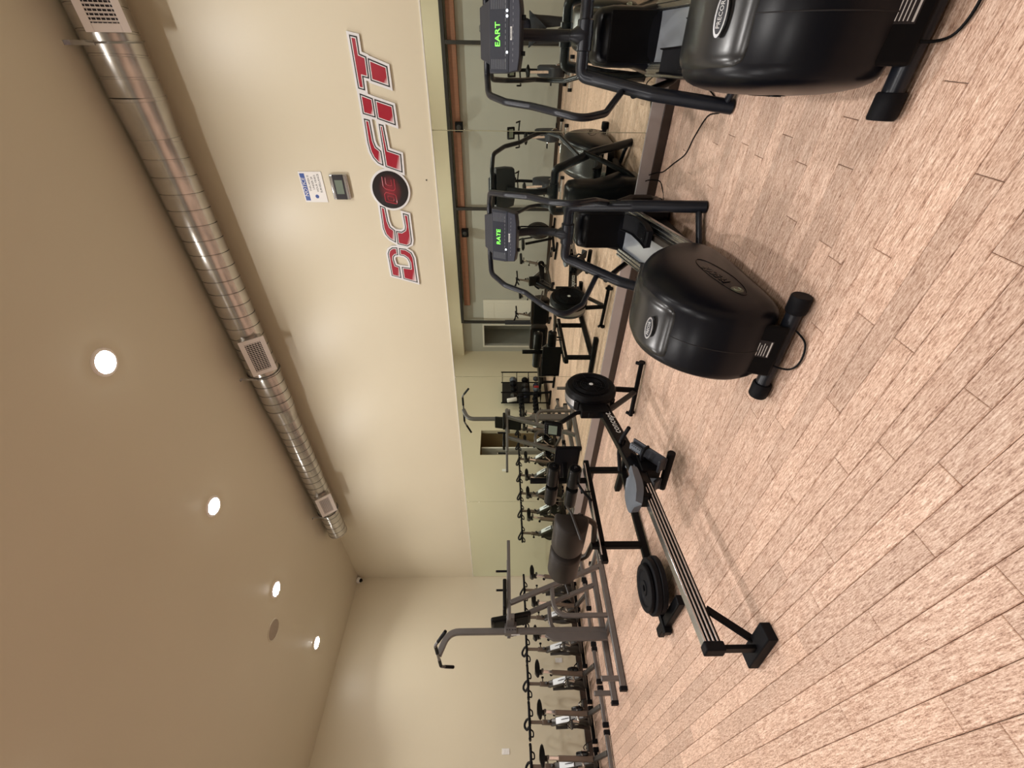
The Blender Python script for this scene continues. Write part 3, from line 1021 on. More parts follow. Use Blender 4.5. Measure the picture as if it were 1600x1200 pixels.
def elliptical(label, loc, rz, led, fwd):
    """fwd = +1: left pedal forward, -1: right pedal forward. local +x points to the mirror."""
    t = thing('elliptical_trainer', label, 'elliptical trainer', loc, rz, 'elliptical trainers facing the mirror')
    # housing
    prof = [(-.12, .10), (-.07, .22), (-.12, .36), (-.22, .49), (-.36, .585), (-.52, .635), (-.66, .63), (-.79, .575), (-.90, .47), (-.965, .34), (-.975, .22), (-.93, .10), (-.84, .055), (-.6, .05), (-.3, .055)]
    pr = resample(catmull([(x, z) for x, z in prof], 6, True) if False else catmull([Vector((x, z, 0)) for x, z in prof], 6, True), 64)
    c = Vector((-.52, .33, 0))
    rings = []
    for y, s in ((-.232, .18), (-.229, .42), (-.221, .62), (-.209, .78), (-.195, .89), (-.180, .955), (-.162, .990), (-.13, 1.004), (0, 1.015), (.13, 1.004), (.162, .990), (.180, .955), (.195, .89), (.209, .78), (.221, .62), (.229, .42), (.232, .18)):
        rings.append([Vector((c.x + (p.x - c.x) * s, y, c.y + (p.y - c.y) * s)) for p in pr])
    hs = MB().loft(rings).build('housing', HOUSE, t, angle=60)
    # centre seam
    m = MB()
    ring = [Vector((c.x + (p.x - c.x) * 1.0155, 0, c.y + (p.y - c.y) * 1.0155)) for p in pr]
    m.tube(ring, 0.0022, 6, closed=True)
    m.build('centre_seam', DARKIN, hs)
    # glossy top cap
    seg_ = resample_open(catmull([Vector((x, z, 0)) for x, z in [(-.085, .30), (-.12, .36), (-.22, .49), (-.36, .585), (-.52, .635), (-.66, .63), (-.79, .575), (-.85, .525)]], 8), 40)
    rings = []
    N = len(seg_)
    for i, p in enumerate(seg_):
        q = Vector((p.x, 0, p.y))
        a_, b_ = seg_[max(0, i - 1)], seg_[min(N - 1, i + 1)]
        tg = Vector((b_.x - a_.x, 0, b_.y - a_.y)).normalized()
        nrm = Vector((-tg.z, 0, tg.x))
        if nrm.dot(q - Vector((-.52, 0, .33))) < 0:
            nrm = -nrm
        u = 2 * i / (N - 1) - 1
        eu = max(0.0, 1 - abs(u) ** 7)
        hw = 0.168 * (max(0.0, 1 - abs(u) ** 6) ** 0.33 * 0.45 + 0.55)
        sec = []
        for j in range(25):
            s_ = -1 + 2 * j / 24
            e_ = max(0.0, 1 - abs(s_) ** 6)
            y = hw * s_
            # follows the housing's rounded shoulder, raised inside its outline
            sh_ = -0.055 * max(0.0, (abs(y) - 0.11) / 0.09) ** 2
            sec.append(q + nrm * (0.024 * (e_ * eu) ** 0.5 - 0.006 + sh_) + Vector((0, y, 0)))
        sec += [q + nrm * -0.07 + Vector((0, hw * .8, 0)), q + nrm * -0.07 + Vector((0, -hw * .8, 0))]
        rings.append(sec)
    m = MB().loft(rings, caps=True)
    cp = m.build('top_cap', CAPM, hs, angle=60)
    q = Vector((-.745, 0, .605))
    nn = (q - Vector((-.52, 0, .33))).normalized()
    tan = Vector((nn.z, 0, -nn.x))
    M = frameM(q + nn * 0.030, (0, 1, 0), tan)
    if M.to_3x3().col[2].dot(nn) < 0:
        M = frameM(q + nn * 0.030, (0, -1, 0), tan)
    el = [(0.062 * math.cos(a), 0.021 * math.sin(a)) for a in [2 * PI * k / 28 for k in range(28)]]
    bd = MB().prism(el, M, -0.012, 0.002).build('badge', SILV, t)
    el2 = [(x * .84, y * .72) for x, y in el]
    MB().prism(el2, M, 0.0015, 0.003).build('badge_field', GREYP, bd)
    MB().text('PRECOR', 0.020, M @ Matrix.Translation((0, 0, 0.0032)), 0.0004).build('badge_lettering', TXTW, bd)
    # word, ring and emblem moulded onto each domed side
    TAB = [(0, .2335), (.18, .232), (.42, .229), (.62, .221), (.78, .209), (.89, .195), (.955, .180), (.99, .162)]

    def ysurf(x, z):
        d = Vector((x - c.x, z - c.y))
        if d.length < 1e-6:
            return .2335
        ang = math.atan2(d.y, d.x)
        R_ = max(.2, min((q for q in pr), key=lambda q: abs(math.remainder(math.atan2(q.y - c.y, q.x - c.x) - ang, 2 * PI))).to_2d().__sub__(c.to_2d()).length)
        f = d.length / R_
        for (f0, y0), (f1, y1) in zip(TAB, TAB[1:]):
            if f <= f1:
                return y0 + (y1 - y0) * (f - f0) / (f1 - f0)
        return .16
    for s in (-1, 1):
        ex = Vector((-s * .970, .243))
        ez = Vector((s * .243, .970)) if s < 0 else Vector((.243, .970))
        ez = Vector((-.243, .970)) if s < 0 else Vector((.243, .970))
        o0 = Vector((-.60, .285))

        def put(mb, lift):
            # bends flat local (x, y, height) shapes onto the dome
            for i, p in enumerate(mb.v):
                q = o0 + ex * p[0] + ez * p[1]
                mb.v[i] = (q.x, s * (ysurf(q.x, q.y) + lift + p[2]), q.y)
            if s > 0:
                mb.f = [f[::-1] for f in mb.f]
            return mb
        ring_ = [Vector((.19 * math.cos(a_) - .045, .058 * math.sin(a_), 0)) for a_ in [2 * PI * k / 48 for k in range(48)]]
        sd = put(MB().tube(ring_, .0022, 6, closed=True), .0005).build('side_ring', BLACKG, hs)
        put(MB().text('PRECOR', .060, Matrix.Identity(4), .0014, sx=.92), .0045).build('embossed_word', BLACKG, sd)
        ML = mat('olive_logo_disc', (0.06, 0.07, 0.05), 0.35, noise=(9, 0.1))
        put(MB().lathe([(0, .003), (.014, .003), (.027, .0028), (.030, 0), (.030, -.004)], (-.175, 0, 0), (0, 0, 1), 28), .001).build('logo_disc', ML, sd)
        put(MB().tube([(-.175 + .014 * math.cos(a_), .016 * math.sin(a_), .004) for a_ in [0.9 + 4.6 * k / 18 for k in range(19)]], .0014, 6), .001).build('logo_mark', mat('pale_green_print', (0.3, 0.36, 0.26), 0.5, noise=(5, 0.02)), sd)
    # rear service recess with rating plate
    m = MB().box((-.958, 0.0, .135), (.03, .27, .15), Matrix.Rotation(math.radians(18), 3, 'Y'))
    rp = m.build('rear_cover', BLACK, t, bevel=0.012)
    R = Matrix.Rotation(math.radians(18), 3, 'Y')
    n_ = R @ Vector((-1, 0, 0))
    pc = Vector((-.958, -0.015, .135)) + n_ * 0.0155
    M = frameM(pc, (0, -1, 0), R @ Vector((0, 0, 1)))
    MB().prism([(-.045, -.035), (.045, -.035), (.045, .035), (-.045, .035)], M, 0, 0.001).build('rating_plate', SIGNB, rp)
    m = MB()
    for k in range(4):
        m.prism([(-.038, .020 - k * .011), (.030 - .01 * (k % 2), .020 - k * .011), (.030 - .01 * (k % 2), .023 - k * .011), (-.038, .023 - k * .011)], M, .001, .0015)
    m.prism([(-.04, -.030), (.04, -.030), (.04, -.024), (-.04, -.024)], M, .001, .0015)
    m.text('WARNING', 0.014, M @ Matrix.Translation((0, 0.031, 0.0012)), 0.0003)
    m.build('plate_print', PRINTG if 0 else TXTW, rp)
    m = MB().tube(catmull([(-.965, .03, .10), (-.985, .07, .07), (-1.03, .06, .015), (-1.06, -.01, .010), (-1.04, -.09, .012), (-.98, -.12, .03)], 6), .0045, 8)
    m.build('power_lead', BLACK, t)
    # rear stabiliser
    rs = MB().cyl((-.945, -.20, .045), (-.945, .23, .045), .033, 20).build('rear_stabiliser', TUBEG, t)
    for s0, s1 in ((-.275, -.185), (.205, .295)):
        MB().lathe([(0, 0), (.040, 0), (.044, .006), (.044, .075), (.040, .082), (0, .082)], (-.945, s0, .0445), (0, 1, 0), 20).build('end_cap', RUBBER, rs)
    # base
    MB().bar([(-.90, 0, .05), (.84, 0, .05)], .07, .05).build('base_beam', BLACK, t, bevel=0.003)
    fs_ = MB().cyl((.84, -.13, .036), (.84, .13, .036), .030, 18).build('front_stabiliser', TUBEG, t)
    for s in (-1, 1):
        MB().cyl((.84, s * .13, .036), (.84, s * .17, .036), .036, 18, ch=.004).build('end_cap', RUBBER, fs_)
    # side frames
    for s in (-1, 1):
        m = MB().tube([(.55, s * .03, .895), (.555, s * .19, .895), (.52, s * .205, .82), (.32, s * .270, .50), (.15, s * .318, .005)], .037, 16, fil=.09, n=8)
        m.build('side_frame', TUBEG, t)
        MB().tube([(.17, s * .31, .05), (.10, s * .22, .055), (-.02, s * .03, .05)], .022, 12, fil=.06).build('foot_strut', TUBEG, t)
        MB().tube([(.36, s * .275, .60), (.52, s * .262, .47), (.70, s * .215, .22), (.83, s * .14, .04)], .022, 12, fil=.15).build('front_leg', BLACK, t)
    # collar and mast
    m = MB().lathe([(.040, -.075), (.047, -.07), (.047, .07), (.040, .075)], (.55, 0, .895), (0, 1, 0), 22)
    m.loft([[Vector((.55 + rx * math.cos(a), rx * 1.1 * math.sin(a), z)) for a in [2 * PI * k / 16 for k in range(16)]] for z, rx in ((.90, .05), (.935, .045), (.965, .028), (.985, .022))])
    m.build('collar', TUBEG, t)
    m = MB().sweep(catmull([(.55, 0, .93), (.585, 0, 1.05), (.585, 0, 1.18), (.53, 0, 1.33)], 6), [(.030 * math.cos(a), .020 * math.sin(a)) for a in [2 * PI * k / 14 for k in range(14)]], upv=(1, 0, 0))
    m.build('mast', TUBEG, t)
    # handlebar: one tube from side to side over the console
    half = [(.41, .262, .66), (.13, .355, .80), (.00, .372, .95), (.10, .352, 1.08), (.27, .335, 1.21), (.36, .322, 1.36), (.50, .295, 1.465), (.60, .20, 1.475)]
    pts = half + [(x, -y, z) for x, y, z in half[::-1]]
    MB().tube(pts, .0195, 14, fil=.09, n=6).build('handlebar', TUBEG, t)
    # console
    tilt = math.radians(22)
    cdir = Vector((math.sin(tilt), 0, math.cos(tilt)))      # up along the face
    M = frameM(Vector((.475, 0, 1.380)), (0, -1, 0), cdir)    # local z faces the user
    if M.to_3x3().col[2].x > 0:
        M = frameM(Vector((.475, 0, 1.380)), (0, 1, 0), cdir)
    face = [(-.172, -.10), (-.10, -.112), (.10, -.112), (.172, -.10), (.186, -.02), (.188, .085), (-.188, .085), (-.186, -.02)]
    cb = MB().prism(face, M, -.055, 0).build('console', GREYP, t, bevel=.008, seg=3)
    MB().prism([(-.178, -.04), (.178, -.04), (.180, .078), (-.180, .078)], M, 0, .002).build('display_panel', CONS, cb, bevel=.001)
    MB().prism([(-.168, -.095), (-.1, -.105), (.1, -.105), (.168, -.095), (.178, -.043), (-.178, -.043)], M, 0, .002).build('key_panel', CONSL, cb, bevel=.001)
    fl_ = [(-.125, 0), (.125, 0), (.095, .095), (-.095, .095)]
    tl2 = math.radians(48)
    M2 = frameM(M @ Vector((0, .080, -.012)), M.to_3x3().col[0], Vector((math.sin(tl2), 0, math.cos(tl2))))
    MB().prism([(-.150, 0), (.150, 0), (.118, .095), (-.118, .095)], M2, -.02, 0).build('reading_rack', GREYP, cb, bevel=.006)
    MB().text(led, .043, M @ Matrix.Translation((-.005, .028, .0028)), .0006, sx=1.1).build('display_digits', LEDG, cb)
    m = MB()
    for k in range(9):
        m.prism([(-.165 + .0 * k, .068 - k * .011), (-.118, .068 - k * .011), (-.118, .0655 - k * .011), (-.165, .0655 - k * .011)], M, .002, .0026)
        m.prism([(.105, .068 - k * .011), (.165, .068 - k * .011), (.165, .0655 - k * .011), (.105, .0655 - k * .011)], M, .002, .0026)
    for k in range(11):
        m.prism([(-.13 + k * .026, -.018), (-.114 + k * .026, -.018), (-.114 + k * .026, -.021), (-.13 + k * .026, -.021)], M, .002, .0026)
        m.prism([(-.13 + k * .026, -.064), (-.118 + k * .026, -.064), (-.118 + k * .026, -.067), (-.13 + k * .026, -.067)], M, .002, .0026)
    m.build('panel_print', PRINTG, cb)['kind'] = 'stuff'
    m = MB()
    for x in ((-.085, .075, .098) if led == 'EART' else (-.09,)):
        m.prism([(x + .007 * math.cos(a), -.029 + .007 * math.sin(a)) for a in [2 * PI * k / 14 for k in range(14)]], M, .002, .0028)
    m.build('lit_button', LEDW, cb)
    MB().prism([(-.03, -.060), (.03, -.060), (.03, -.049), (-.03, -.049)], M, .002, .003).build('maker_label', TXTW, cb)
    MB().text('PRECOR', .012, M @ Matrix.Translation((0, -.0545, .0032)), .0002).build('maker_lettering', SIGNB, cb)
    for yy in (-.09, .07):
        MB().box(M @ Vector((yy, -.118, -.03)), (.022, .02, .02), M.to_3x3()).build('rack_clip', BLACK, cb, bevel=.002)
    # front shroud
    rings = []
    for z, xb, xf, hw in ((.03, .60, .80, .17), (.10, .56, .85, .205), (.30, .56, .88, .205), (.42, .58, .89, .175), (.55, .60, .89, .15), (.72, .60, .87, .15), (.79, .62, .84, .14), (.82, .66, .80, .11)):
        rr = []
        for k in range(28):
            a = 2 * PI * k / 28
            ca, sa = math.cos(a), math.sin(a)
            ex = 0.42
            px = math.copysign(abs(ca) ** ex, ca)
            py = math.copysign(abs(sa) ** ex, sa)
            rr.append(Vector(((xb + xf) / 2 + px * (xf - xb) / 2, py * hw, z)))
        rings.append(rr)
    sh = MB().loft(rings).build('front_shroud', HOUSE, t, angle=50)
    MB().bx(.592, .606, -.125, .125, .40, .74).build('shroud_door', BLACK, sh, bevel=.012)
    MB().bx(.878, .890, -.02, .10, .25, .36).build('socket_plate', BLACKG, sh, bevel=.003)
    m = MB()
    for yy in (.02, .06):
        m.tube([(.892, yy + .013 * math.cos(a), .305 + .013 * math.sin(a)) for a in [0.6 + 5.0 * k / 14 for k in range(15)]], .003, 6)
    m.build('socket_rings', TXTW, sh)
    # ramp
    for s in (-1, 1):
        m = MB().bar([(-.24, s * .155, .165), (.62, s * .155, .455)], .075, .036)
        for dy in (-.026, 0, .026):
            m.bar([(-.235, s * .155 + dy, .188), (.615, s * .155 + dy, .475)], .010, .012)
        m.build('ramp_rail', SILV, t, bevel=.002)
    MB().bar([(-.24, 0, .150), (.62, 0, .442)], .24, .012, ch=.02).build('ramp_sheet', SHEET, t)
    m = MB()
    for k in range(3):
        m.lathe([(0, .003), (.006, .002), (.006, 0)], (-.02 + .03 * k, .02 - 0.022 * k + 0.03, .152 + .34 * (.22 + .03 * k)), (-.32, 0, .95), 10)
    m.build('rivets', CHROME, t)
    MB().bx(-.10, .60, -.10, .10, .06, .16).build('ramp_base', BLACK, t, bevel=.01)
    # pedals and arms
    for s in (-1, 1):
        f = (s == fwd)
        x0, x1 = ((.13, .47) if s < 0 else (.02, .36)) if f else (-.16, .18)
        zb = lambda x: .18 + .337 * (x + .24) + .035
        y = s * .115
        rings = []
        for i in range(9):
            u = i / 8
            x = x0 + (x1 - x0) * u
            lift = .045 * (abs(u - .35) * 1.3) ** 1.5 + (.05 * max(0, u - .8) / .2)
            hw = .058 + .010 * math.sin(PI * u)
            zz = zb((x0 + x1) / 2) + .05 * (u - .5) * 0.4 + lift
            rings.append([Vector((x, y + a * hw, zz + b)) for a, b in ((-1, .03), (-.92, .035), (-.85, .014), (.85, .014), (.92, .035), (1, .03), (.9, -.02), (-.9, -.02))])
        pd = MB().loft(rings).build('pedal', RUBBER, t, angle=30)
        m = MB()
        for k in range(9):
            yy = y - .040 + k * .010
            m.bar([(x0 + .05, yy, zb((x0 + x1) / 2) + .022), (x1 - .07, yy, zb((x0 + x1) / 2) + .026)], .004, .006)
        m.build('tread_ribs', RUBBER, pd)
        am = MB().bar([(x0 + .12, y, zb((x0 + x1) / 2) - .012), (x0 - .12, y * 1.02, .30), (-.30, y * 1.04, .25)], .040, .030)
        am.build('pedal_arm', mat('dark_bronze_arm', (.045, .036, .03), .4, metal=.4, noise=(10, .1)), t, bevel=.003)
        MB().cyl((x0 + .10, y - .018, zb(x0 + .10) - .030), (x0 + .10, y + .018, zb(x0 + .10) - .030), .026, 18, ch=.003).build('roller_wheel', BLACK, t)
    el_warp(t)
    return t


elliptical('charcoal elliptical trainer in mid picture, pedals and silver ramp in plain view', (2.60, 1.213, 0), 0.056, 'RATE', -1)
elliptical('nearest elliptical trainer, at the picture edge, its housing and console cut off', (2.68, -0.02, 0), 0.045, 'EART', 1)


# ------------------------------------------------------------------ rowing machine
def rower():
    t = thing('rowing_machine', 'black air-flywheel rowing machine with long rail pointing to the camera', 'rowing machine', (.80, 2.47, 0), math.atan2(.27, 2.38))

    def zt(u):
        return .315 + .028 * u          # top of rail
    # rail: alloy monorail with grooves
    rl = MB().bar([(0.0, 0, zt(0) - .045), (1.32, 0, zt(1.32) - .045)], .046, .085).build('monorail', BLACK, t, bevel=.002)
    MB().bar([(0.0, 0, zt(0)), (1.32, 0, zt(1.32))], .060, .012).build('rail_track', SILV, rl, bevel=.001)
    m = MB()
    for s in (-1, 1):
        for dz in (-.022, -.045, -.068):
            m.bar([(0.005, s * .0245, zt(0) + dz), (1.32, s * .0245, zt(1.32) + dz)], .007, .010)
    m.build('rail_ribs', SILV, rl)
    # rear leg
    MB().bx(-.035, .015, -.036, .036, zt(0) - .095, zt(0) + .012).build('rail_end_cap', RUBBER, t, bevel=.008)
    MB().bar([(-.012, 0, .02), (-.012, 0, zt(0) - .06)], .05, .022, upv=(1, 0, 0)).build('rear_leg', BLACK, t, bevel=.003)
    MB().bar([(.02, 0, .03), (.20, 0, zt(.2) - .09)], .04, .022, upv=(0, 1, 0)).build('rear_brace', BLACK, t, bevel=.003)
    MB().bx(-.045, .045, -.155, .155, 0, .055).build('rear_foot', RUBBER, t, bevel=.006)
    # front beam with maker's name
    fb = MB().bar([(1.12, 0, .320), (1.40, 0, .345), (2.12, 0, .440)], .058, .115).build('main_beam', BLACKG, t, bevel=.004)
    d = Vector((.72, 0, .095)).normalized()
    M = frameM(Vector((1.80, -.0315, .398)), d, (0, 0, 1))
    MB().text('concept2', .085, M @ Matrix.Translation((.06, 0, 0)), .0008, sx=1.05, shear=.2).build('maker_lettering', TXTW, fb)
    # flywheel
    C = Vector((2.33, 0, .52))
    Rr = .245
    fw_ = MB().lathe([(0, .118), (.035, .118), (.04, .112), (.12, .112), (.125, .106), (.19, .104), (.20, .11), (.225, .108), (Rr - .004, .085), (Rr, .06), (Rr, .035), (Rr - .008, .034)], C, (0, -1, 0), 56).build('fan_cover', BLACK, t, angle=25)
    m = MB()
    for r in (.06, .08, .10, .14, .155, .17):
        m.lathe([(r - .003, .113), (r, .117), (r + .003, .113)], C, (0, -1, 0), 48)
    for k in range(8):
        a = k * PI / 4 + .3
        m.tube([C + Vector((r_ * math.cos(a), -.116, r_ * math.sin(a))) for r_ in (.04, .185)], .0022, 6)
    m.build('guard_rings', RUBBER, fw_)
    MB().lathe([(0, .1205), (.018, .1205), (.020, .118)], C, (0, -1, 0), 24).build('hub_label', LABELS, fw_)
    MB().lathe([(Rr - .010, .034), (Rr - .004, .032), (Rr - .004, -.035), (Rr - .010, -.037)], C, (0, -1, 0), 56).build('fan_band', mat('satin_band', (0.26, 0.25, 0.25), 0.4, metal=0.7, noise=(9, 0.06)), t, label='satin grey band around the flywheel')
    for a in (2.45, 4.0, 0.6):
        p = C + Vector((math.cos(a) * Rr, .0, math.sin(a) * Rr))
        MB().box(p, (.03, .10, .055), Matrix.Rotation(-a, 3, 'Y')).build('damper_clip', BLACKG, t, bevel=.008)
    MB().lathe([(Rr - .006, -.037), (Rr - .010, -.075), (Rr - .05, -.095), (.06, -.10), (0, -.10)], C, (0, -1, 0), 56).build('fan_back', CLEARP if 0 else GREYP, t)
    # frame around the wheel
    MB().bar([(2.06, 0, .45), (2.03, 0, .60)], .06, .10, upv=(1, 0, 0)).build('wheel_bracket', BLACK, t, bevel=.004)
    MB().bx(1.99, 2.12, -.045, .045, .40, .66).build('chain_box', BLACK, t, bevel=.012)
    MB().bar([(2.395, 0, .05), (2.42, 0, .30), (2.34, 0, .52)], .05, .035, upv=(1, 0, 0)).build('front_leg', BLACK, t, bevel=.003)
    MB().bar([(2.36, 0, .07), (2.05, 0, .40)], .05, .03, upv=(0, 1, 0)).build('front_brace', DKFRAME, t, bevel=.003)
    ft = MB().cyl((2.395, -.32, .045), (2.395, .32, .045), .022, 16, ch=.004).build('front_foot', BLACK, t)
    for s in (-1, 1):
        MB().cyl((2.43, s * .30 - .012, .03), (2.43, s * .30 + .012, .03), .030, 18, ch=.003).build('caster_wheel', RUBBER, ft)
        MB().cyl((2.395, s * .305, .045), (2.43, s * .30, .085), .017, 12).build('caster_arm', RUBBER, ft)
    # display arm
    MB().bar([(2.04, .0, .62), (2.02, 0, .70), (1.84, 0, .90)], .035, .025, upv=(0, 1, 0)).build('display_arm', BLACK, t, bevel=.003)
    R = Matrix.Rotation(math.radians(12), 3, 'Y')
    mo = MB().box((1.80, 0, .935), (.045, .135, .155), R).build('monitor', BLACKG, t, bevel=.008)
    MB().box(Vector((1.80, 0, .935)) + R @ Vector((-.024, 0, .0)), (.003, .095, .075), R).build('screen', LCD, mo, bevel=.001)
    m = MB()
    for k in range(5):
        m.box(Vector((1.80, 0, .935)) + R @ Vector((-.024, -.045 + .0225 * k, .058)), (.004, .012, .007), R)
    m.build('buttons', GREYP, mo)
    # foot rests
    for s in (-1, 1):
        R = Matrix.Rotation(math.radians(38), 3, 'Y')
        cc = Vector((1.36, s * .105, .235))
        fp = MB().box(cc, (.31, .115, .016), Matrix.Rotation(math.radians(-38), 3, 'Y')).build('footrest', GREYP, t, bevel=.008)
        Rm = Matrix.Rotation(math.radians(-38), 3, 'Y')
        MB().box(cc + Rm @ Vector((-.135, 0, .035)), (.025, .115, .075), Rm).build('heel_cup', GREYP, fp, bevel=.008)
        MB().box(cc + Rm @ Vector((.10, 0, .030)), (.11, .06, .03), Rm).build('toe_plate', SEATG, fp, bevel=.008)
        m = MB().tube([cc + Rm @ Vector((.02, yy, zz)) for yy, zz in ((-.06, 0), (-.058, .05), (0, .075), (.058, .05), (.06, 0))], .012, 8, fil=.03)
        m.build('strap', RUBBER, fp)
        m = MB()
        for k in range(5):
            m.box(cc + Rm @ Vector((.06 + .018 * k, .02, .0465)), (.007, .010, .002), Rm)
            m.box(cc + Rm @ Vector((.06 + .018 * k, -.02, .0465)), (.007, .010, .002), Rm)
        m.build('size_slots', DARKIN, fp)
    MB().bx(1.24, 1.42, -.045, .045, .16, .31).build('footrest_bracket', BLACK, t, bevel=.01)
    MB().cyl((1.28, -.19, .10), (1.28, .19, .10), .030, 14, ch=.004).build('lower_crossbar', BLACK, t)
    # handle
    m = MB().tube([(1.52, -.235, .375), (1.57, -.08, .395), (1.58, 0, .398), (1.57, .08, .395), (1.52, .235, .375)], .0165, 12, fil=.1)
    hd = m.build('handle', RUBBER, t)
    MB().bx(1.56, 1.62, -.02, .02, .385, .41).build('chain_link', CHROME, hd, bevel=.003)
    for s in (-1, 1):
        MB().tube([(1.60, s * .03, .35), (1.58, s * .06, .365), (1.56, s * .065, .41)], .008, 8, fil=.02).build('handle_hook', BLACK, t)
    # seat
    rings = []
    for i in range(13):
        u = i / 12
        x = .95 + .285 * u
        hw = .165 * math.sqrt(max(0.05, 1 - (2 * u - 1) ** 4))
        row = []
        for j in range(13):
            v = -1 + 2 * j / 12
            dip = .018 * math.cos(v * PI) * (1 - u) * -1 + .014 * (v * v)
            row.append(Vector((x, hw * v, .415 + dip - .01 * (2 * u - 1) ** 2)))
        row += [Vector((x, hw * v_, .385)) for v_ in (.92, 0, -.92)]
        rings.append(row)
    st = MB().loft(rings).build('seat', SEATG, t, angle=60)
    MB().bx(.97, 1.14, -.055, .055, .335, .392).build('seat_carriage', BLACK, st, bevel=.004)
    for u in (1.0, 1.11):
        for s in (-1, 1):
            MB().cyl((u, s * .040 - .008, zt(u) - .018), (u, s * .040 + .008, zt(u) - .018), .017, 14).build('seat_roller', WHITE if 0 else BLACK, st)


rower()


# ------------------------------------------------------------------ glute ham bench and its weight plates
def ghd():
    t = thing('glute_ham_bench', 'black glute-ham bench with padded rollers, behind the rowing machine', 'bench', (2.2, 3.72, 0))
    Y = 3.72
    MB(t).bar([(1.30, Y, .045), (2.95, Y, .045)], .06, .065).build('base_beam', BLACK, t, bevel=.004)
    MB(t).bar([(2.98, Y - .36, .04), (2.98, Y + .38, .04)], .065, .06).build('foot', BLACK, t, bevel=.004)
    MB(t).bar([(1.38, Y - .44, .035), (1.38, Y + .20, .035)], .075, .055).build('foot', BLACK, t, bevel=.004)
    MB(t).bar([(2.96, Y, .06), (2.96, Y, .43)], .06, .06, upv=(1, 0, 0)).build('post', BLACK, t, bevel=.004)
    MB(t).bar([(2.07, Y, .06), (2.07, Y, .54)], .06, .06, upv=(1, 0, 0)).build('post', BLACK, t, bevel=.004)
    MB(t).bar([(3.08, Y, .44), (1.90, Y, .44)], .06, .06).build('upper_rail', BLACK, t, bevel=.004)
    m = MB(t)
    m.tube([(3.02, Y - .045, .47), (1.95, Y - .045, .47)], .010, 8).tube([(3.02, Y + .045, .47), (1.95, Y + .045, .47)], .010, 8)
    m.build('slide_rods', SILV, t)
    MB(t).bar([(2.82, Y, .44), (2.82, Y, 1.08)], .05, .05, upv=(1, 0, 0)).build('mast', BLACK, t, bevel=.004)
    fp = MB(t).bx(3.06, 3.085, Y - .26, Y + .26, .53, .80).build('foot_plate', BLACK, t, bevel=.004)
    MB(t).bx(3.056, 3.061, Y - .24, Y + .24, .55, .78).build('tread', RUBBER, fp)
    MB(t).bar([(2.82, Y, .70), (3.07, Y, .68)], .04, .05).build('plate_arm', BLACK, t, bevel=.003)
    for z, x in ((.85, 2.77), (.635, 2.74)):
        MB(t).cyl((x, Y - .33, z), (x, Y + .33, z), .014, 12).build('roller_axle', CHROME, t)
        MB(t).bar([(2.82, Y, z), (x, Y, z)], .035, .035, upv=(0, 0, 1)).build('axle_bracket', BLACK, t)
        for s in (-1, 1):
            ro = MB(t).lathe([(.018, 0), (.055, 0), (.066, .010), (.068, .14), (.066, .265), (.055, .275), (.018, .275)], (x, Y + s * .03, z), (0, s, 0), 26).build('foot_roller', VINYL, t)
            MB(t).lathe([(0, 0), (.046, .0), (.044, .008), (0, .010)], (x, Y + s * .305, z), (0, s, 0), 20).build('roller_cap', BLACKG, ro)
    MB(t).tube([(2.70, Y - .12, .60), (2.60, Y - .12, .56), (2.52, Y - .06, .47)], .014, 10, fil=.08).build('lever', BLACK, t)
    MB(t).tube([(2.62, Y - .08, .47), (2.62, Y - .08, .56)], .008, 8).cyl((2.62, Y - .08, .555), (2.62, Y - .08, .57), .022, 12).build('lock_pin', BLACK, t)
    # hip pads: D-shaped, rounded towards the camera
    for s in (-1, 1):
        y0, y1 = (Y - .48, Y - .035) if s < 0 else (Y + .035, Y + .46)
        C = Vector((2.06, 0, .775))
        rings = []
        for i, yy in enumerate((y0, y0 + .012, y0 + .035, y1 - .035, y1 - .012, y1)):
            k = (.86, .95, 1, 1, .95, .86)[i]
            rr = []
            for j in range(22):
                a = math.radians(70 + 200 * j / 21)
                rr.append(Vector((C.x + .155 * k * math.cos(a), yy, C.z + .150 * k * math.sin(a))))
            rr += [Vector((C.x + .035, yy, C.z - .10 * k)), Vector((C.x + .035, yy, C.z + .09 * k))]
            rings.append(rr)
        hp = MB(t).loft(rings).build('hip_pad', VINYLG, t, angle=50)
        MB(t).bx(C.x + .036, C.x + .052, y0 + .02, y1 - .02, C.z - .11, C.z + .10).build('pad_board', BLACK, hp, bevel=.004)
    MB(t).tube([(2.12, Y - .42, .70), (2.12, Y - .30, .54), (2.10, Y, .515), (2.12, Y + .30, .54), (2.12, Y + .42, .70)], .026, 14, fil=.14).build('pad_bracket', mat('dark_bronze_bracket', (.035, .026, .02), .45, metal=.3, noise=(9, .1)), t)
    for s in (-1, 1):
        MB(t).tube([(2.20, Y + s * .44, .80), (2.10, Y + s * .50, .78), (1.84, Y + s * .50, .73)], .011, 10, fil=.04).build('handle', CHROME if 0 else DKFRAME, t)
    # plates
    labs = ['lowest weight plate of the stack lying on the bench foot', 'middle weight plate of the stack on the bench foot', 'topmost black weight plate of the stack behind the rower rail']
    c = Vector((1.60, 3.50, 0))
    z = .085
    for k, (r, th) in enumerate(((.222, .045), (.222, .045), (.185, .035))):
        p = thing('weight_plate', labs[k], 'weight plate', (c.x - .01 * k, c.y + .012 * k, z), 0.3 * k, 'weight plates stacked on the bench foot')
        MB().lathe([(.026, .006), (.040, 0), (.058, 0), (.062, .010), (r - .052, .014), (r - .038, 0), (r - .006, 0), (r, .006), (r, th - .006), (r - .006, th), (r - .038, th), (r - .052, th - .014), (.062, th - .010), (.058, th), (.040, th), (.026, th - .004), (.026, .006)], (0, 0, 0), (0, 0, 1), 48).build('disc', BLACK if 0 else RUBBER, p, angle=30)
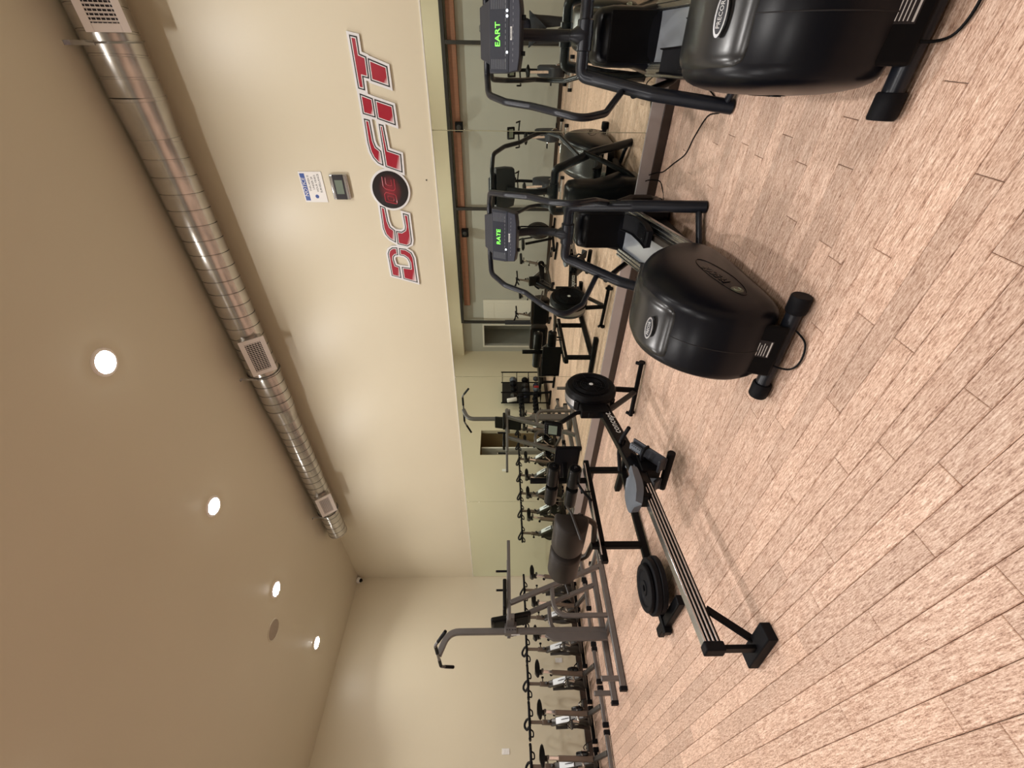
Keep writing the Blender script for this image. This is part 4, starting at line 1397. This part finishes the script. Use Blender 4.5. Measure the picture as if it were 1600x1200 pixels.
        MB().text('45 LBS' if k < 2 else '35 LBS', .030, Matrix.Translation((0, .095 if k < 2 else .085, th - .0135)), .003).build('raised_lettering', GREYP, p)
        z += th + .001
    return t


ghd()


# ------------------------------------------------------------------ grey power tower
def tower():
    t = thing('power_tower', 'grey steel dip and pull-up tower with black pads, before the bikes', 'power tower', (2.1, 5.85, 0))
    Yc = 5.85
    Yn, Yf = 5.57, 6.13
    for Y in (Yn, Yf):
        b = MB(t).bar([(1.42, Y, .04), (3.12, Y, .04)], .06, .07).build('base_rail', TOWERG, t, bevel=.004)
        for x in (1.40, 3.12):
            MB(t).bx(x - .02, x + .02, Y - .036, Y + .036, 0, .08).build('rubber_end', RUBBER, b, bevel=.004)
        MB(t).bar([(1.50, Y, .06), (1.50, Y, .27)], .05, .05, upv=(1, 0, 0)).build('step_post', TOWERG, t, bevel=.004)
        MB(t).bar([(2.80, Y, .06), (2.33, Y, 1.28)], .055, .07, upv=(0, 1, 0)).build('diagonal_brace', TOWERG, t, bevel=.004)
        MB(t).bar([(2.56, Y, .735), (2.17, Y, .735), (2.17, Y, .06)], .05, .055, upv=(0, 1, 0), fil=.20).build('bent_support', TOWERG, t, bevel=.003)
        # dip arm
        a = MB(t).bar([(2.12, Y, 1.295), (3.18, Y, 1.295)], .045, .045).build('dip_arm', TOWERG, t, bevel=.004)
        MB(t).bx(2.26, 2.62, Y - .055, Y + .055, 1.325, 1.375).build('arm_pad', VINYL, a, bevel=.016, seg=3)
        g = MB(t).tube([(2.74, Y, 1.30), (2.74, Y, 1.47)], .015, 12).build('grip', RUBBER, a)
        MB(t).lathe([(0, .004), (.014, .003), (.016, -.006)], (2.74, Y, 1.472), (0, 0, 1), 12).build('grip_cap', CHROME, g)
    MB(t).bar([(2.12, Yn, .04), (2.12, Yf, .04)], .06, .06).build('base_cross_beam', TOWERG, t, bevel=.004)
    MB(t).bar([(3.05, Yn, .05), (3.05, Yf, .05)], .05, .05).build('base_cross_beam', TOWERG, t, bevel=.004)
    MB(t).bar([(2.17, Yn - .02, 1.28), (2.17, Yf + .02, 1.28)], .06, .10, upv=(0, 0, 1)).build('arm_cross_beam', TOWERG, t, bevel=.004)
    # mast and pull-up bar
    ms = MB(t).bar([(2.10, Yc, .05), (2.10, Yc, 2.06), (1.84, Yc, 2.16)], .075, .055, upv=(0, 1, 0), fil=.20).build('mast', TOWERG, t, bevel=.004)
    MB(t).bar([(2.03, Yc, .06), (2.03, Yc, .74), (2.08, Yc, .82)], .10, .05, upv=(0, 1, 0)).build('mast_stiffener', TOWERG, t, bevel=.004)
    MB(t).bx(2.055, 2.062, Yc - .015, Yc + .015, 1.16, 1.27).build('mast_label', LABELS, ms)
    pb = MB(t).tube([(1.88, Yc - .56, 2.05), (1.83, Yc - .36, 2.16), (1.83, Yc + .36, 2.16), (1.88, Yc + .56, 2.05)], .017, 12, fil=.06).build('pull_up_bar', TOWERG, t)
    for s in (-1, 1):
        MB(t).tube([(1.892, Yc + s * .60, 2.028), (1.848, Yc + s * .43, 2.122)], .020, 12).build('bar_grip', RUBBER, pb)
        MB(t).tube([(1.83, Yc + s * .12, 2.16), (1.83, Yc + s * .33, 2.16)], .020, 12).build('bar_grip', RUBBER, pb)
    # back pad
    R = Matrix.Rotation(math.radians(-9), 3, 'Y')
    bp = MB(t).box((2.23, Yc, 1.27), (.055, .29, .52), R).build('back_pad', VINYL, t, bevel=.022, seg=3)
    MB(t).box((2.198, Yc, 1.27), (.012, .24, .44), R).build('pad_board', BLACK, bp)
    br = MB(t).bx(2.06, 2.20, Yc - .05, Yc + .05, 1.20, 1.35).build('pad_bracket', TOWERG, t, bevel=.004)
    m = MB(t)
    for z in (1.22, 1.25, 1.29, 1.32):
        m.lathe([(0, .004), (.007, .004), (.007, 0)], (2.10, Yc - .05, z), (0, -1, 0), 8)
    m.build('bolts', DARKIN, br)


tower()


# ------------------------------------------------------------------ spin bikes
def spin_bike():
    t = thing('spin_bike', '', 'exercise bike', (0, 0, 0), 0, 'spin bikes along the back wall')
    # local: +y is forward (handlebar end)
    for y, hw in ((-.50, .20), (.50, .195)):
        s_ = MB().bar([(-hw, y, .045), (hw, y, .045)], .055, .05, upv=(0, 0, 1)).build('stabiliser', TOWERG if y < 0 else BLACK, t, bevel=.004)
        for s in (-1, 1):
            MB().bx(s * hw - .025, s * hw + .025, y - .035, y + .035, 0, .075).build('foot_cap', RUBBER, s_, bevel=.005)
    MB().bar([(0, -.50, .06), (0, -.10, .17), (0, .50, .07)], .055, .05, upv=(1, 0, 0)).build('lower_frame', BIKEG, t, bevel=.004)
    fr = MB().bar([(0, -.10, .20), (0, .10, .37), (0, .36, .66)], .055, .085, upv=(1, 0, 0)).build('main_frame', BIKEG, t, bevel=.006)
    d = Vector((0, .26, .29)).normalized()
    nrm = Vector((0, -d.z, d.y))
    M = frameM(Vector((0, .205, .488)) + nrm * .031, (1, 0, 0), d)
    MB().prism([(-.038, -.12), (.038, -.12), (.038, .12), (-.038, .12)], M, 0, .012).build('frame_label', LABELS, fr, bevel=.002)
    MB().bar([(0, .36, .62), (0, .50, .10)], .05, .05, upv=(1, 0, 0)).build('fork', BIKEG, t, bevel=.004)
    for s in (-1, 1):
        MB().bar([(s * .055, .37, .60), (s * .055, .33, .30), (s * .05, .47, .09)], .012, .04, upv=(1, 0, 0)).build('fork_blade', BIKEG, t)
    fwl = MB().lathe([(.02, -.018), (.15, -.010), (.19, -.022), (.225, -.022), (.232, -.015), (.232, .015), (.225, .022), (.19, .022), (.15, .010), (.02, .018)], (0, .33, .30), (1, 0, 0), 36).build('flywheel', DKFRAME, t, angle=25)
    MB().lathe([(0, -.03), (.03, -.03), (.03, .03), (0, .03)], (0, .33, .30), (1, 0, 0), 16).build('hub', CHROME, fwl)
    MB().sweep([(0, .33 + .245 * math.cos(a), .30 + .245 * math.sin(a)) for a in [math.radians(20 + 130 * k / 12) for k in range(13)]], [(.03, -.002), (.03, .004), (-.03, .004), (-.03, -.002)], upv=(1, 0, 0)).build('wheel_guard', BLACK, t)
    # chain guard
    sec = [Vector((0, -.13 + .085 * math.cos(a), .33 + .085 * math.sin(a))) for a in [math.radians(90 + 180 * k / 8) for k in range(9)]] + [Vector((0, .36, .26)), Vector((0, .40, .30)), Vector((0, .36, .345))]
    MB().loft([[p + Vector((.045, 0, 0)) for p in sec], [p + Vector((.07, 0, 0)) for p in sec]]).build('chain_guard', BLACKG, t, bevel=.006)
    # crank, pedals with toe cages
    MB().cyl((-.075, -.10, .33), (.085, -.10, .33), .018, 12).build('crank_axle', CHROME, t)
    for s in (-1, 1):
        cr = MB().bar([(s * .085, -.10, .33), (s * .095, -.10 + s * .12, .33 - s * .11)], .018, .026, upv=(1, 0, 0)).build('crank_arm', CHROME, t)
        px, py, pz = s * .138, -.10 + s * .12, .33 - s * .11
        MB().bx(px - .045, px + .045, py - .045, py + .045, pz - .012, pz + .012).build('pedal', DKFRAME, cr, bevel=.003)
        MB().tube([(px - .04, py - .01, pz), (px - .035, py + .06, pz + .045), (px + .035, py + .06, pz + .045), (px + .04, py - .01, pz)], .006, 8, fil=.02).tube([(px - .04, py, pz - .01), (px, py + .10, pz + .03), (px + .04, py, pz - .01)], .005, 8, fil=.03).build('toe_cage', CHROME, cr)
        MB().tube([(px - .045, py - .01, pz + .02), (px, py, pz + .075), (px + .045, py - .01, pz + .02), (px + .05, py - .08, pz - .04)], .005, 6, fil=.02).build('toe_strap', RUBBER, cr)
    # seat post
    MB().bar([(0, -.11, .20), (0, -.21, .66)], .055, .06, upv=(1, 0, 0)).build('seat_tube', BIKET, t, bevel=.004)
    MB().bar([(0, -.20, .60), (0, -.245, .80)], .035, .04, upv=(1, 0, 0)).build('seat_post', CHROME, t)
    MB().cyl((0, -.20, .64), (0, -.125, .655), .010, 10).cyl((0, -.125, .655), (0, -.105, .66), .022, 12).build('seat_knob', BLACK, t)
    MB().bar([(0, -.33, .80), (0, -.17, .80)], .035, .03).build('seat_slide', TOWERG, t)
    rings = []
    for i in range(11):
        u = i / 10
        y = -.42 + .27 * u
        hw = .105 * (1 - u) ** 0.7 + .022 if u < .95 else .018
        if u < .08:
            hw *= .75
        rr = []
        for k in range(12):
            a = 2 * PI * k / 12
            rr.append(Vector((hw * math.cos(a), y, .865 + (.040 if math.sin(a) > 0 else .034) * math.sin(a) + .012 * (1 - u))))
        rings.append(rr)
    MB().loft(rings).build('saddle', VINYL, t, angle=60)
    MB().bx(-.028, .028, -.25, -.19, .805, .85).build('saddle_clamp', DKFRAME, t, bevel=.004)
    # handlebar post and handlebar
    MB().bar([(0, .36, .62), (0, .315, .80)], .055, .06, upv=(1, 0, 0)).build('handlebar_sleeve', BIKET, t, bevel=.004)
    MB().bar([(0, .325, .76), (0, .30, .97)], .038, .04, upv=(1, 0, 0)).build('handlebar_post', CHROME if 0 else BIKET, t)
    MB().cyl((.02, .32, .755), (.085, .32, .755), .008, 8).cyl((.075, .32, .755), (.095, .32, .755), .020, 12).build('post_knob', BLACK, t)
    hb = MB().tube([(-.206, .17, .995), (-.206, .31, .985), (.206, .31, .985), (.206, .17, .995)], .0195, 10, fil=.045).build('handlebar', RUBBER, t)
    MB().tube([(-.045, .30, .985), (-.06, .46, 1.02), (-.02, .50, 1.05), (.02, .50, 1.05), (.06, .46, 1.02), (.045, .30, .985)], .017, 10, fil=.05).build('aero_bar', RUBBER, hb)
    for s in (-1, 1):
        MB().tube([(s * .075, .31, .985), (s * .09, .39, .93), (s * .15, .40, .93), (s * .165, .31, .985)], .010, 8, fil=.04).build('loop_grip', RUBBER, hb)
        MB().cyl((s * .206, .15, .996), (s * .206, .18, .995), .019, 12, ch=.004).build('bar_end', RUBBER, hb)
    MB().bx(-.05, .05, .265, .335, .965, 1.0).build('bar_mount', BLACK, hb, bevel=.006)
    MB().cyl((0, .30, .68), (.0, .255, .71), .018, 12, ch=.003).build('resistance_knob', DKFRAME, t)
    return t


def bikes():
    b0 = spin_bike()
    xs = [3.45, 2.975, 2.50, 2.025, 1.55, 1.07, 0.59]
    lab = ['spin bike tucked against the mirror at the end of the back row',
           'spin bike behind the power tower braces, second from the mirror',
           'spin bike behind the power tower mast, third from the mirror',
           'spin bike just left of the power tower, with pale label on its frame',
           'spin bike fully in view between the power tower and the photo edge',
           'spin bike cut by the photo edge, beyond the fully visible one',
           'spin bike last of the back row, seen only in the mirror']
    r = random.Random(2)
    for i, x in enumerate(xs):
        a = r.uniform(-.008, .008)
        if i == 0:
            b0.location = (x, 7.42, 0)
            b0['label'] = lab[0]
        else:
            dup(b0, (x, 7.40 + r.uniform(-.03, .03), 0), a, lab[i])
    dup(b0, (-2.75, 4.95, 0), math.radians(-50), 'spin bike by the opposite wall, seen in the mirror left of the rower wheel', 'spin bikes by the opposite wall')
    dup(b0, (-2.75, 6.00, 0), math.radians(-50), 'spin bike by the opposite wall, nearest the white door in the mirror', 'spin bikes by the opposite wall')


bikes()


# ------------------------------------------------------------------ things seen only in the mirror
def upright_bike():
    t = thing('upright_bike', '', 'exercise bike', (0, 0, 0), 0, 'upright bikes by the opposite wall')
    for x, hw in ((-.45, .26), (.42, .24)):
        s_ = MB().bar([(x, -hw, .05), (x, hw, .05)], .07, .05).build('stabiliser', SILV, t, bevel=.005)
        for s in (-1, 1):
            MB().cyl((x, s * hw - .03, .05), (x, s * hw + .03, .05), .042, 14, ch=.004).build('foot_cap', RUBBER, s_)
    MB().bar([(-.45, 0, .08), (.42, 0, .08)], .07, .06).build('base_beam', TOWERG, t, bevel=.004)
    pr = [(.0, .12), (-.20, .20), (-.24, .38), (-.10, .50), (.10, .62), (.25, .66), (.34, .52), (.36, .30), (.28, .14)]
    pts = catmull([Vector((x, 0, z)) for x, z in pr], 4, True)
    MB().loft([[p + Vector((0, y, 0)) if abs(y) < .08 else Vector((.07 + (p.x - .07) * .86, y, .38 + (p.z - .38) * .86)) for p in pts] for y in (-.10, -.075, .075, .10)]).build('body_shell', GREYP, t, angle=50)
    for s in (-1, 1):
        cr = MB().bar([(.0, s * .10, .30), (s * .11, s * .125, .30 - s * .10)], .02, .03, upv=(0, 1, 0)).build('crank_arm', CHROME, t)
        MB().bx(s * .11 - .05, s * .11 + .05, s * .18 - .045, s * .18 + .045, .30 - s * .10 - .012, .30 - s * .10 + .012).build('pedal', RUBBER, cr, bevel=.004)
    MB().bar([(-.12, 0, .42), (-.24, 0, .84)], .045, .05, upv=(0, 1, 0)).build('seat_post', CHROME, t)
    MB().loft([[Vector((x, hw * math.cos(a), .88 + .04 * math.sin(a))) for a in [2 * PI * k / 14 for k in range(14)]] for x, hw in ((-.40, .07), (-.38, .12), (-.30, .13), (-.20, .09), (-.12, .04), (-.08, .02))]).build('saddle', VINYL, t, angle=60)
    MB().bar([(.26, 0, .60), (.30, 0, .95), (.26, 0, 1.12)], .05, .06, upv=(0, 1, 0), fil=.08).build('console_mast', BLACK, t, bevel=.004)
    R = Matrix.Rotation(math.radians(-25), 3, 'Y')
    c = MB().box((.24, 0, 1.19), (.06, .24, .17), R).build('console', BLACKG, t, bevel=.012)
    MB().box(Vector((.24, 0, 1.19)) + R @ Vector((-.031, 0, .01)), (.003, .17, .10), R).build('screen', LCD, c)
    MB().tube([(-.02, -.24, 1.08), (.10, -.25, 1.0), (.28, -.22, 1.0), (.29, 0, 1.02), (.28, .22, 1.0), (.10, .25, 1.0), (-.02, .24, 1.08)], .016, 10, fil=.07).build('handlebar', RUBBER, t)
    return t


def background():
    u0 = upright_bike()
    u0.location = (-2.55, .62, 0)
    u0.rotation_euler = (0, 0, PI)
    u0['label'] = 'upright bike by the opposite wall, reflected beside the nearest elliptical console'
    dup(u0, (-2.55, 1.75, 0), PI, 'upright bike by the opposite wall, reflected at the first mirror seam')
    dup(u0, (-2.55, 2.75, 0), PI, 'upright bike by the opposite wall, reflected above the second elliptical')
    # air bike
    t = thing('fan_bike', 'black fan bike by the opposite wall, reflected below the second console', 'exercise bike', (-2.6, 4.05, 0), math.radians(200))
    for x in (-.45, .45):
        MB().bar([(x, -.26, .04), (x, .26, .04)], .06, .05).build('stabiliser', BLACK, t, bevel=.005)
    MB().bar([(-.45, 0, .09), (.45, 0, .09)], .06, .06).build('base_beam', BLACK, t, bevel=.004)
    MB().lathe([(0, -.10), (.10, -.10), (.25, -.06), (.30, -.02), (.30, .02), (.25, .06), (.10, .10), (0, .10)], (.30, 0, .45), (0, 1, 0), 30).build('fan_cage', DKFRAME, t)
    m = MB()
    for r in (.12, .17, .22, .27):
        for s in (-1, 1):
            y = s * (.105 - .07 * (r - .1) / .2)
            m.tube([(.30 + r * math.cos(a), y, .45 + r * math.sin(a)) for a in [2 * PI * k / 24 for k in range(24)]], .004, 6, closed=True)
    m.build('cage_wires', BLACK, t)
    MB().bar([(.0, 0, .12), (-.20, 0, .80)], .05, .05, upv=(0, 1, 0)).build('seat_post', BLACK, t)
    MB().loft([[Vector((x, hw * math.cos(a), .86 + .04 * math.sin(a))) for a in [2 * PI * k / 14 for k in range(14)]] for x, hw in ((-.34, .07), (-.32, .12), (-.24, .13), (-.14, .09), (-.04, .04), (-.0, .02))]).build('saddle', VINYL, t, angle=60)
    for s in (-1, 1):
        MB().tube([(.28, s * .14, .20), (.20, s * .20, .90), (.08, s * .24, 1.15), (.02, s * .20, 1.17)], .018, 10, fil=.1).build('push_arm', BLACK, t)
    MB().bx(.18, .22, -.09, .09, .98, 1.12).build('console', BLACKG, t, bevel=.01)
    # ceiling-side speaker boxes on the timber
    for y, lab in ((1.75, 'small black box hung on the timber, reflected by the first mirror seam'), (4.25, 'small dark bracket on the timber beam, reflected further along')):
        b = thing('wall_speaker', lab, 'speaker', (LX - .06, y, 2.40))
        MB().bx(-.02, .14, -.10, .10, -.09, .09).build('cabinet', BLACK, b, bevel=.008)
        MB().lathe([(0, .004), (.05, .003), (.055, 0)], (.14, 0, 0), (1, 0, 0), 18).build('driver', DKFRAME, b)
    # shelf rack and dumbbell rack against the back wall
    t = thing('storage_rack', 'tall black wire rack of small gear at the back wall, reflected', 'rack', (-1.45, 8.05, 0))
    for x in (-.46, .46):
        for y in (-.2, .2):
            MB().bar([(x, y, 0), (x, y, 1.42)], .03, .03, upv=(1, 0, 0)).build('upright', BLACK, t)
    for z in (.28, .60, .95, 1.38):
        m = MB()
        for k in range(7):
            m.bar([(-.46, -.2 + k * .0667, z), (.46, -.2 + k * .0667, z)], .008, .008)
        m.bar([(-.46, -.2, z), (-.46, .2, z)], .02, .02).bar([(.46, -.2, z), (.46, .2, z)], .02, .02)
        m.build('shelf', BLACK, t)
    MB().bx(-.46, .46, .195, .20, .60, 1.38).build('back_panel', DKFRAME, t)
    r = random.Random(5)
    cols = [BLACK, DKFRAME, GREYP, NAVY, SEATG, RUBBER]
    for k in range(12):
        x = -.36 + .24 * (k % 4)
        z = (.605, .955, .285)[k // 4]
        rr = .085 + .02 * r.random()
        b = MB().lathe([(0, 0), (rr * .4, .004), (rr * .8, rr * .4), (rr, rr), (rr * .8, rr * 1.6), (rr * .4, rr * 1.96), (0, rr * 2)], (0, 0, 0), (0, 0, 1), 18).build('exercise_ball', cols[k % 6])
        b.location = (-1.45 + x, 8.05 + r.uniform(-.05, .05), z + .004)
        tag(b, 'dark exercise ball on the %s shelf of the reflected wire rack' % ('second', 'third', 'lowest')[k // 4], 'ball', 'exercise balls on the wire rack')
    t = thing('dumbbell_rack', 'two-tier black dumbbell rack left of the wire rack, reflected', 'rack', (-.40, 7.98, 0))
    for x in (-.50, .50):
        MB().bar([(x, -.22, .02), (x, -.10, .92), (x, .05, .98)], .05, .05, upv=(1, 0, 0), fil=.05).build('side_frame', BLACK, t)
        MB().bar([(x, -.26, .03), (x, .26, .03)], .05, .05).build('foot', BLACK, t)
    for z, y in ((.42, -.12), (.80, -.05)):
        MB().bar([(-.5, y - .07, z), (.5, y - .07, z)], .03, .04).build('tray_rail', BLACK, t)
        MB().bar([(-.5, y + .07, z), (.5, y + .07, z)], .03, .04).build('tray_rail', BLACK, t)
    d0 = None
    k = 0
    for z, y in ((.42, -.12), (.80, -.05)):
        for i in range(7):
            x = -.42 + .14 * i
            if d0 is None:
                d0 = thing('dumbbell', 'small black hex dumbbell on the reflected rack', 'dumbbell', (0, 0, 0), 0, 'dumbbells on the two-tier rack')
                MB().cyl((0, -.06, 0), (0, .06, 0), .014, 10).build('handle', CHROME, d0)
                for s in (-1, 1):
                    MB().cyl((0, s * .05, 0), (0, s * .125, 0), .050, 6, ch=.008).build('head', RUBBER, d0)
                o = d0
            else:
                o = dup(d0, (0, 0, 0), 0, '')
            o['label'] = 'small black hex dumbbell on the %s tier of the reflected rack' % ('lower' if z < .6 else 'upper')
            o.location = (-.40 + x, 7.98 + y, z + .0705)
            k += 1
    t = thing('towel_roll', 'white paper towel roll standing on the dumbbell rack, reflected', 'paper towel', (-.80, 7.93, .985))
    MB().lathe([(.02, 0), (.055, 0), (.057, .004), (.057, .26), (.055, .264), (.02, .264), (.02, 0)], (0, 0, 0), (.25, 0, 1), 22).build('roll', PAPER, t)
    MB().lathe([(0.0, .01), (.0195, .01), (.0195, .262), (.017, .262), (.017, .03), (0, .03)], (0, 0, 0), (.25, 0, 1), 14).build('core', BEAMW, t)
    t = thing('flat_bench', 'low black flat bench with red-tipped post before the racks, reflected', 'bench', (-.95, 7.0, 0), math.radians(8))
    MB().bx(-.60, .60, -.14, .14, .36, .43).build('pad', VINYL, t, bevel=.02, seg=3)
    MB().bar([(-.5, 0, .33), (.5, 0, .33)], .06, .05).build('spine', BLACK, t)
    for x in (-.45, .45):
        MB().bar([(x, -.22, .03), (x, .22, .03)], .05, .05).build('foot', BLACK, t)
        MB().bar([(x, 0, .03), (x, 0, .33)], .05, .05, upv=(1, 0, 0)).build('leg', BLACK, t)
    MB().cyl((.62, 0, .44), (.62, 0, .56), .03, 12).build('knob', REDP, t)


background()


# ------------------------------------------------------------------ cords on the floor
def cords():
    m = MB().tube(catmull([(3.48, .25, .03), (3.30, .30, .006), (3.12, .37, .005), (3.30, .42, .005), (3.44, .57, .005), (3.52, .69, .005), (3.72, .80, .005), (3.90, .90, .006), (3.985, .93, .03), (3.985, .95, .10)], 6), .0045, 8)
    tag(m.build('floor_cable', BLACK), 'thin black cord crossing the floor from the nearest elliptical to the mirror base', 'cord')
    m = MB().tube(catmull([(3.50, 1.20, .30), (3.62, 1.20, .12), (3.75, 1.10, .006), (3.85, 1.02, .005), (3.95, .99, .006), (3.985, .99, .08), (3.985, 1.0, .12)], 6), .0045, 8)
    tag(m.build('floor_cable', BLACK), 'black cord curling on the floor in front of the second elliptical', 'cord')


cords()


# ------------------------------------------------------------------ the photographer, seen in the mirror
def skin_mesh(name, joints, edges, root_i, m, parent, sub=1):
    me = bpy.data.meshes.new(name)
    me.from_pydata([j[:3] for j in joints], edges, [])
    o = bpy.data.objects.new(name, me)
    COL.objects.link(o)
    o.modifiers.new('skin', 'SKIN')
    if not me.skin_vertices:
        me.attributes.new('skin', 'FLOAT', 'POINT')
    lay = me.skin_vertices[0].data
    for i, j in enumerate(joints):
        rx = j[3]
        ry = j[4] if len(j) > 4 else rx
        lay[i].radius = (rx, ry)
        lay[i].use_root = (i == root_i)
    o.modifiers['skin'].use_smooth_shade = True
    s = o.modifiers.new('sub', 'SUBSURF')
    s.levels = sub
    s.render_levels = sub
    me.materials.append(m)
    o.parent = parent
    return o


def person():
    t = thing('person', 'person in navy top and dark trousers holding up a phone, seen in the mirror', 'person', (-.42, -.02, 0))
    # local: +x is where the person looks (towards the mirror)
    J, Eg = [], []

    def j(*a):
        J.append(a)
        return len(J) - 1
    pel = j(0, 0, .92, .13, .16)
    wa = j(.0, 0, 1.08, .115, .145)
    ch = j(.0, 0, 1.26, .125, .165)
    sh = j(.0, 0, 1.39, .085, .14)
    nk = j(.01, 0, 1.465, .052)
    for a, b in ((pel, wa), (wa, ch), (ch, sh), (sh, nk)):
        Eg.append((a, b))
    for s in (-1, 1):
        so = j(0, s * .185, 1.385, .058)
        el = j(.10, s * .23, 1.13, .043)
        wr = j(.30, s * .10, 1.29, .028)
        Eg.extend([(sh, so), (so, el), (el, wr)])
    bd = skin_mesh('shirt', J, Eg, 0, NAVY, t, 2)
    J2, E2 = [], []
    J, Eg = J2, E2
    J.append((0, 0, .93, .135, .165))
    for s in (-1, 1):
        n = len(J)
        J += [(0, s * .095, .86, .095), (.01, s * .10, .50, .062), (-.01, s * .11, .10, .042)]
        Eg += [(0, n), (n, n + 1), (n + 1, n + 2)]
    skin_mesh('trousers', J, Eg, 0, DENIM, t, 2)
    for s in (-1, 1):
        MB().loft([[Vector((x, s * .115 + hw * math.cos(a), max(0.002, .045 + hz * math.sin(a)))) for a in [2 * PI * k / 14 for k in range(14)]] for x, hw, hz in ((-.09, .02, .03), (-.085, .038, .045), (.0, .042, .05), (.09, .048, .038), (.16, .042, .034), (.185, .02, .03))]).build('shoe', BLACK, t, angle=70)
    # neck and head
    hd = MB()
    prof = [(-.115, .028), (-.10, .052), (-.07, .066), (-.03, .074), (.02, .078), (.06, .074), (.095, .055), (.118, .025)]
    rings = []
    for dz, r in prof:
        rr = []
        for k in range(24):
            a = 2 * PI * k / 24
            x = r * 1.18 * math.cos(a) + .005
            if dz < -.05 and math.cos(a) > 0:
                x += .012
            if abs(a if a < PI else a - 2 * PI) < .2 and -.05 < dz < .0:
                x += .022      # nose
            if abs(a if a < PI else a - 2 * PI) > .25 and abs(a if a < PI else a - 2 * PI) < .6 and .0 < dz < .03:
                x -= .006      # eye sockets
            rr.append(Vector((x, r * math.sin(a), 1.605 + dz)))
        rings.append(rr)
    hd.loft(rings)
    hd.lathe([(.05, -.02), (.046, .06), (.05, .09)], (.0, 0, 1.44), (0, 0, 1), 18)
    for s in (-1, 1):
        hd.loft([[Vector((-.005 + .018 * k * math.cos(a), s * (.076 + .010 * i), 1.60 + .032 * k * math.sin(a))) for a in [2 * PI * q / 10 for q in range(10)]] for i, k in ((0, .7), (1, 1), (1.4, .8))])
    h = hd.build('head', SKIN, t, angle=80)
    for s in (-1, 1):
        MB().lathe([(0, .007), (.007, .005), (.010, 0)], (.084, s * .030, 1.618), (1, 0, 0), 12).build('eye', WHITE, h)
        MB().lathe([(0, .0085), (.0045, .007)], (.084, s * .030, 1.618), (1, 0, 0), 10).build('iris', HAIR, h)
    MB().tube([(.086, -.022, 1.545), (.097, 0, 1.546), (.086, .022, 1.545)], .0045, 8).build('mouth', mat('lip', (.32, .12, .10), .5, noise=(9, .05)), h)
    rings = []
    for dz, r in ((-.02, .082), (.02, .087), (.06, .086), (.10, .068), (.13, .03)):
        rings.append([Vector((-.012 + r * 1.15 * math.cos(a) - (.03 if (math.cos(a) > .3 and dz < .06) else 0), r * math.sin(a), 1.605 + dz)) for a in [2 * PI * k / 24 for k in range(24)]])
    MB().loft(rings).build('hair', HAIR, h, angle=80)
    # hands closed on the phone's edges: phone stands upright in local (0.345, y, z)
    for s in (-1, 1):
        J, Eg = [(.30, s * .10, 1.295, .026), (.33, s * .088, 1.325, .030, .018), (.345, s * .080, 1.355, .030, .016)], [(0, 1), (1, 2)]
        for k in range(4):
            z0 = 1.335 + .017 * k
            n = len(J)
            L_ = (.9, 1.0, 1.05, .85)[k]
            J += [(.352, s * .078, z0, .009), (.378, s * (.062), z0 + .006, .0085), (.386, s * (.062 - .022 * L_), z0 + .008, .0078), (.382, s * (.062 - .038 * L_), z0 + .008, .0068)]
            Eg += [(2, n), (n, n + 1), (n + 1, n + 2), (n + 2, n + 3)]
        n = len(J)
        J += [(.335, s * .066, 1.342, .011), (.338, s * .046, 1.350, .0095), (.340, s * .030, 1.358, .008)]
        Eg += [(1, n), (n, n + 1), (n + 1, n + 2)]
        skin_mesh('hand', J, Eg, 0, SKIN, t, 1)
    p = thing('phone', 'black phone held upright in both hands, seen in the mirror', 'phone', (-.42 + .358, -.02, 1.385))
    MB().bx(-.004, .004, -.039, .039, -.078, .078).build('body', BLACKG, p, bevel=.003)
    MB().bx(.004, .0055, -.036, -.002, .040, .074).build('camera_bump', GREYP, p, bevel=.001)
    for a, b in ((-.028, .064), (-.028, .050), (-.012, .057)):
        MB().lathe([(0, .0015), (.005, .0012), (.006, 0)], (.0055, a, b), (1, 0, 0), 12).build('camera_lens', BLACKG, p)


person()
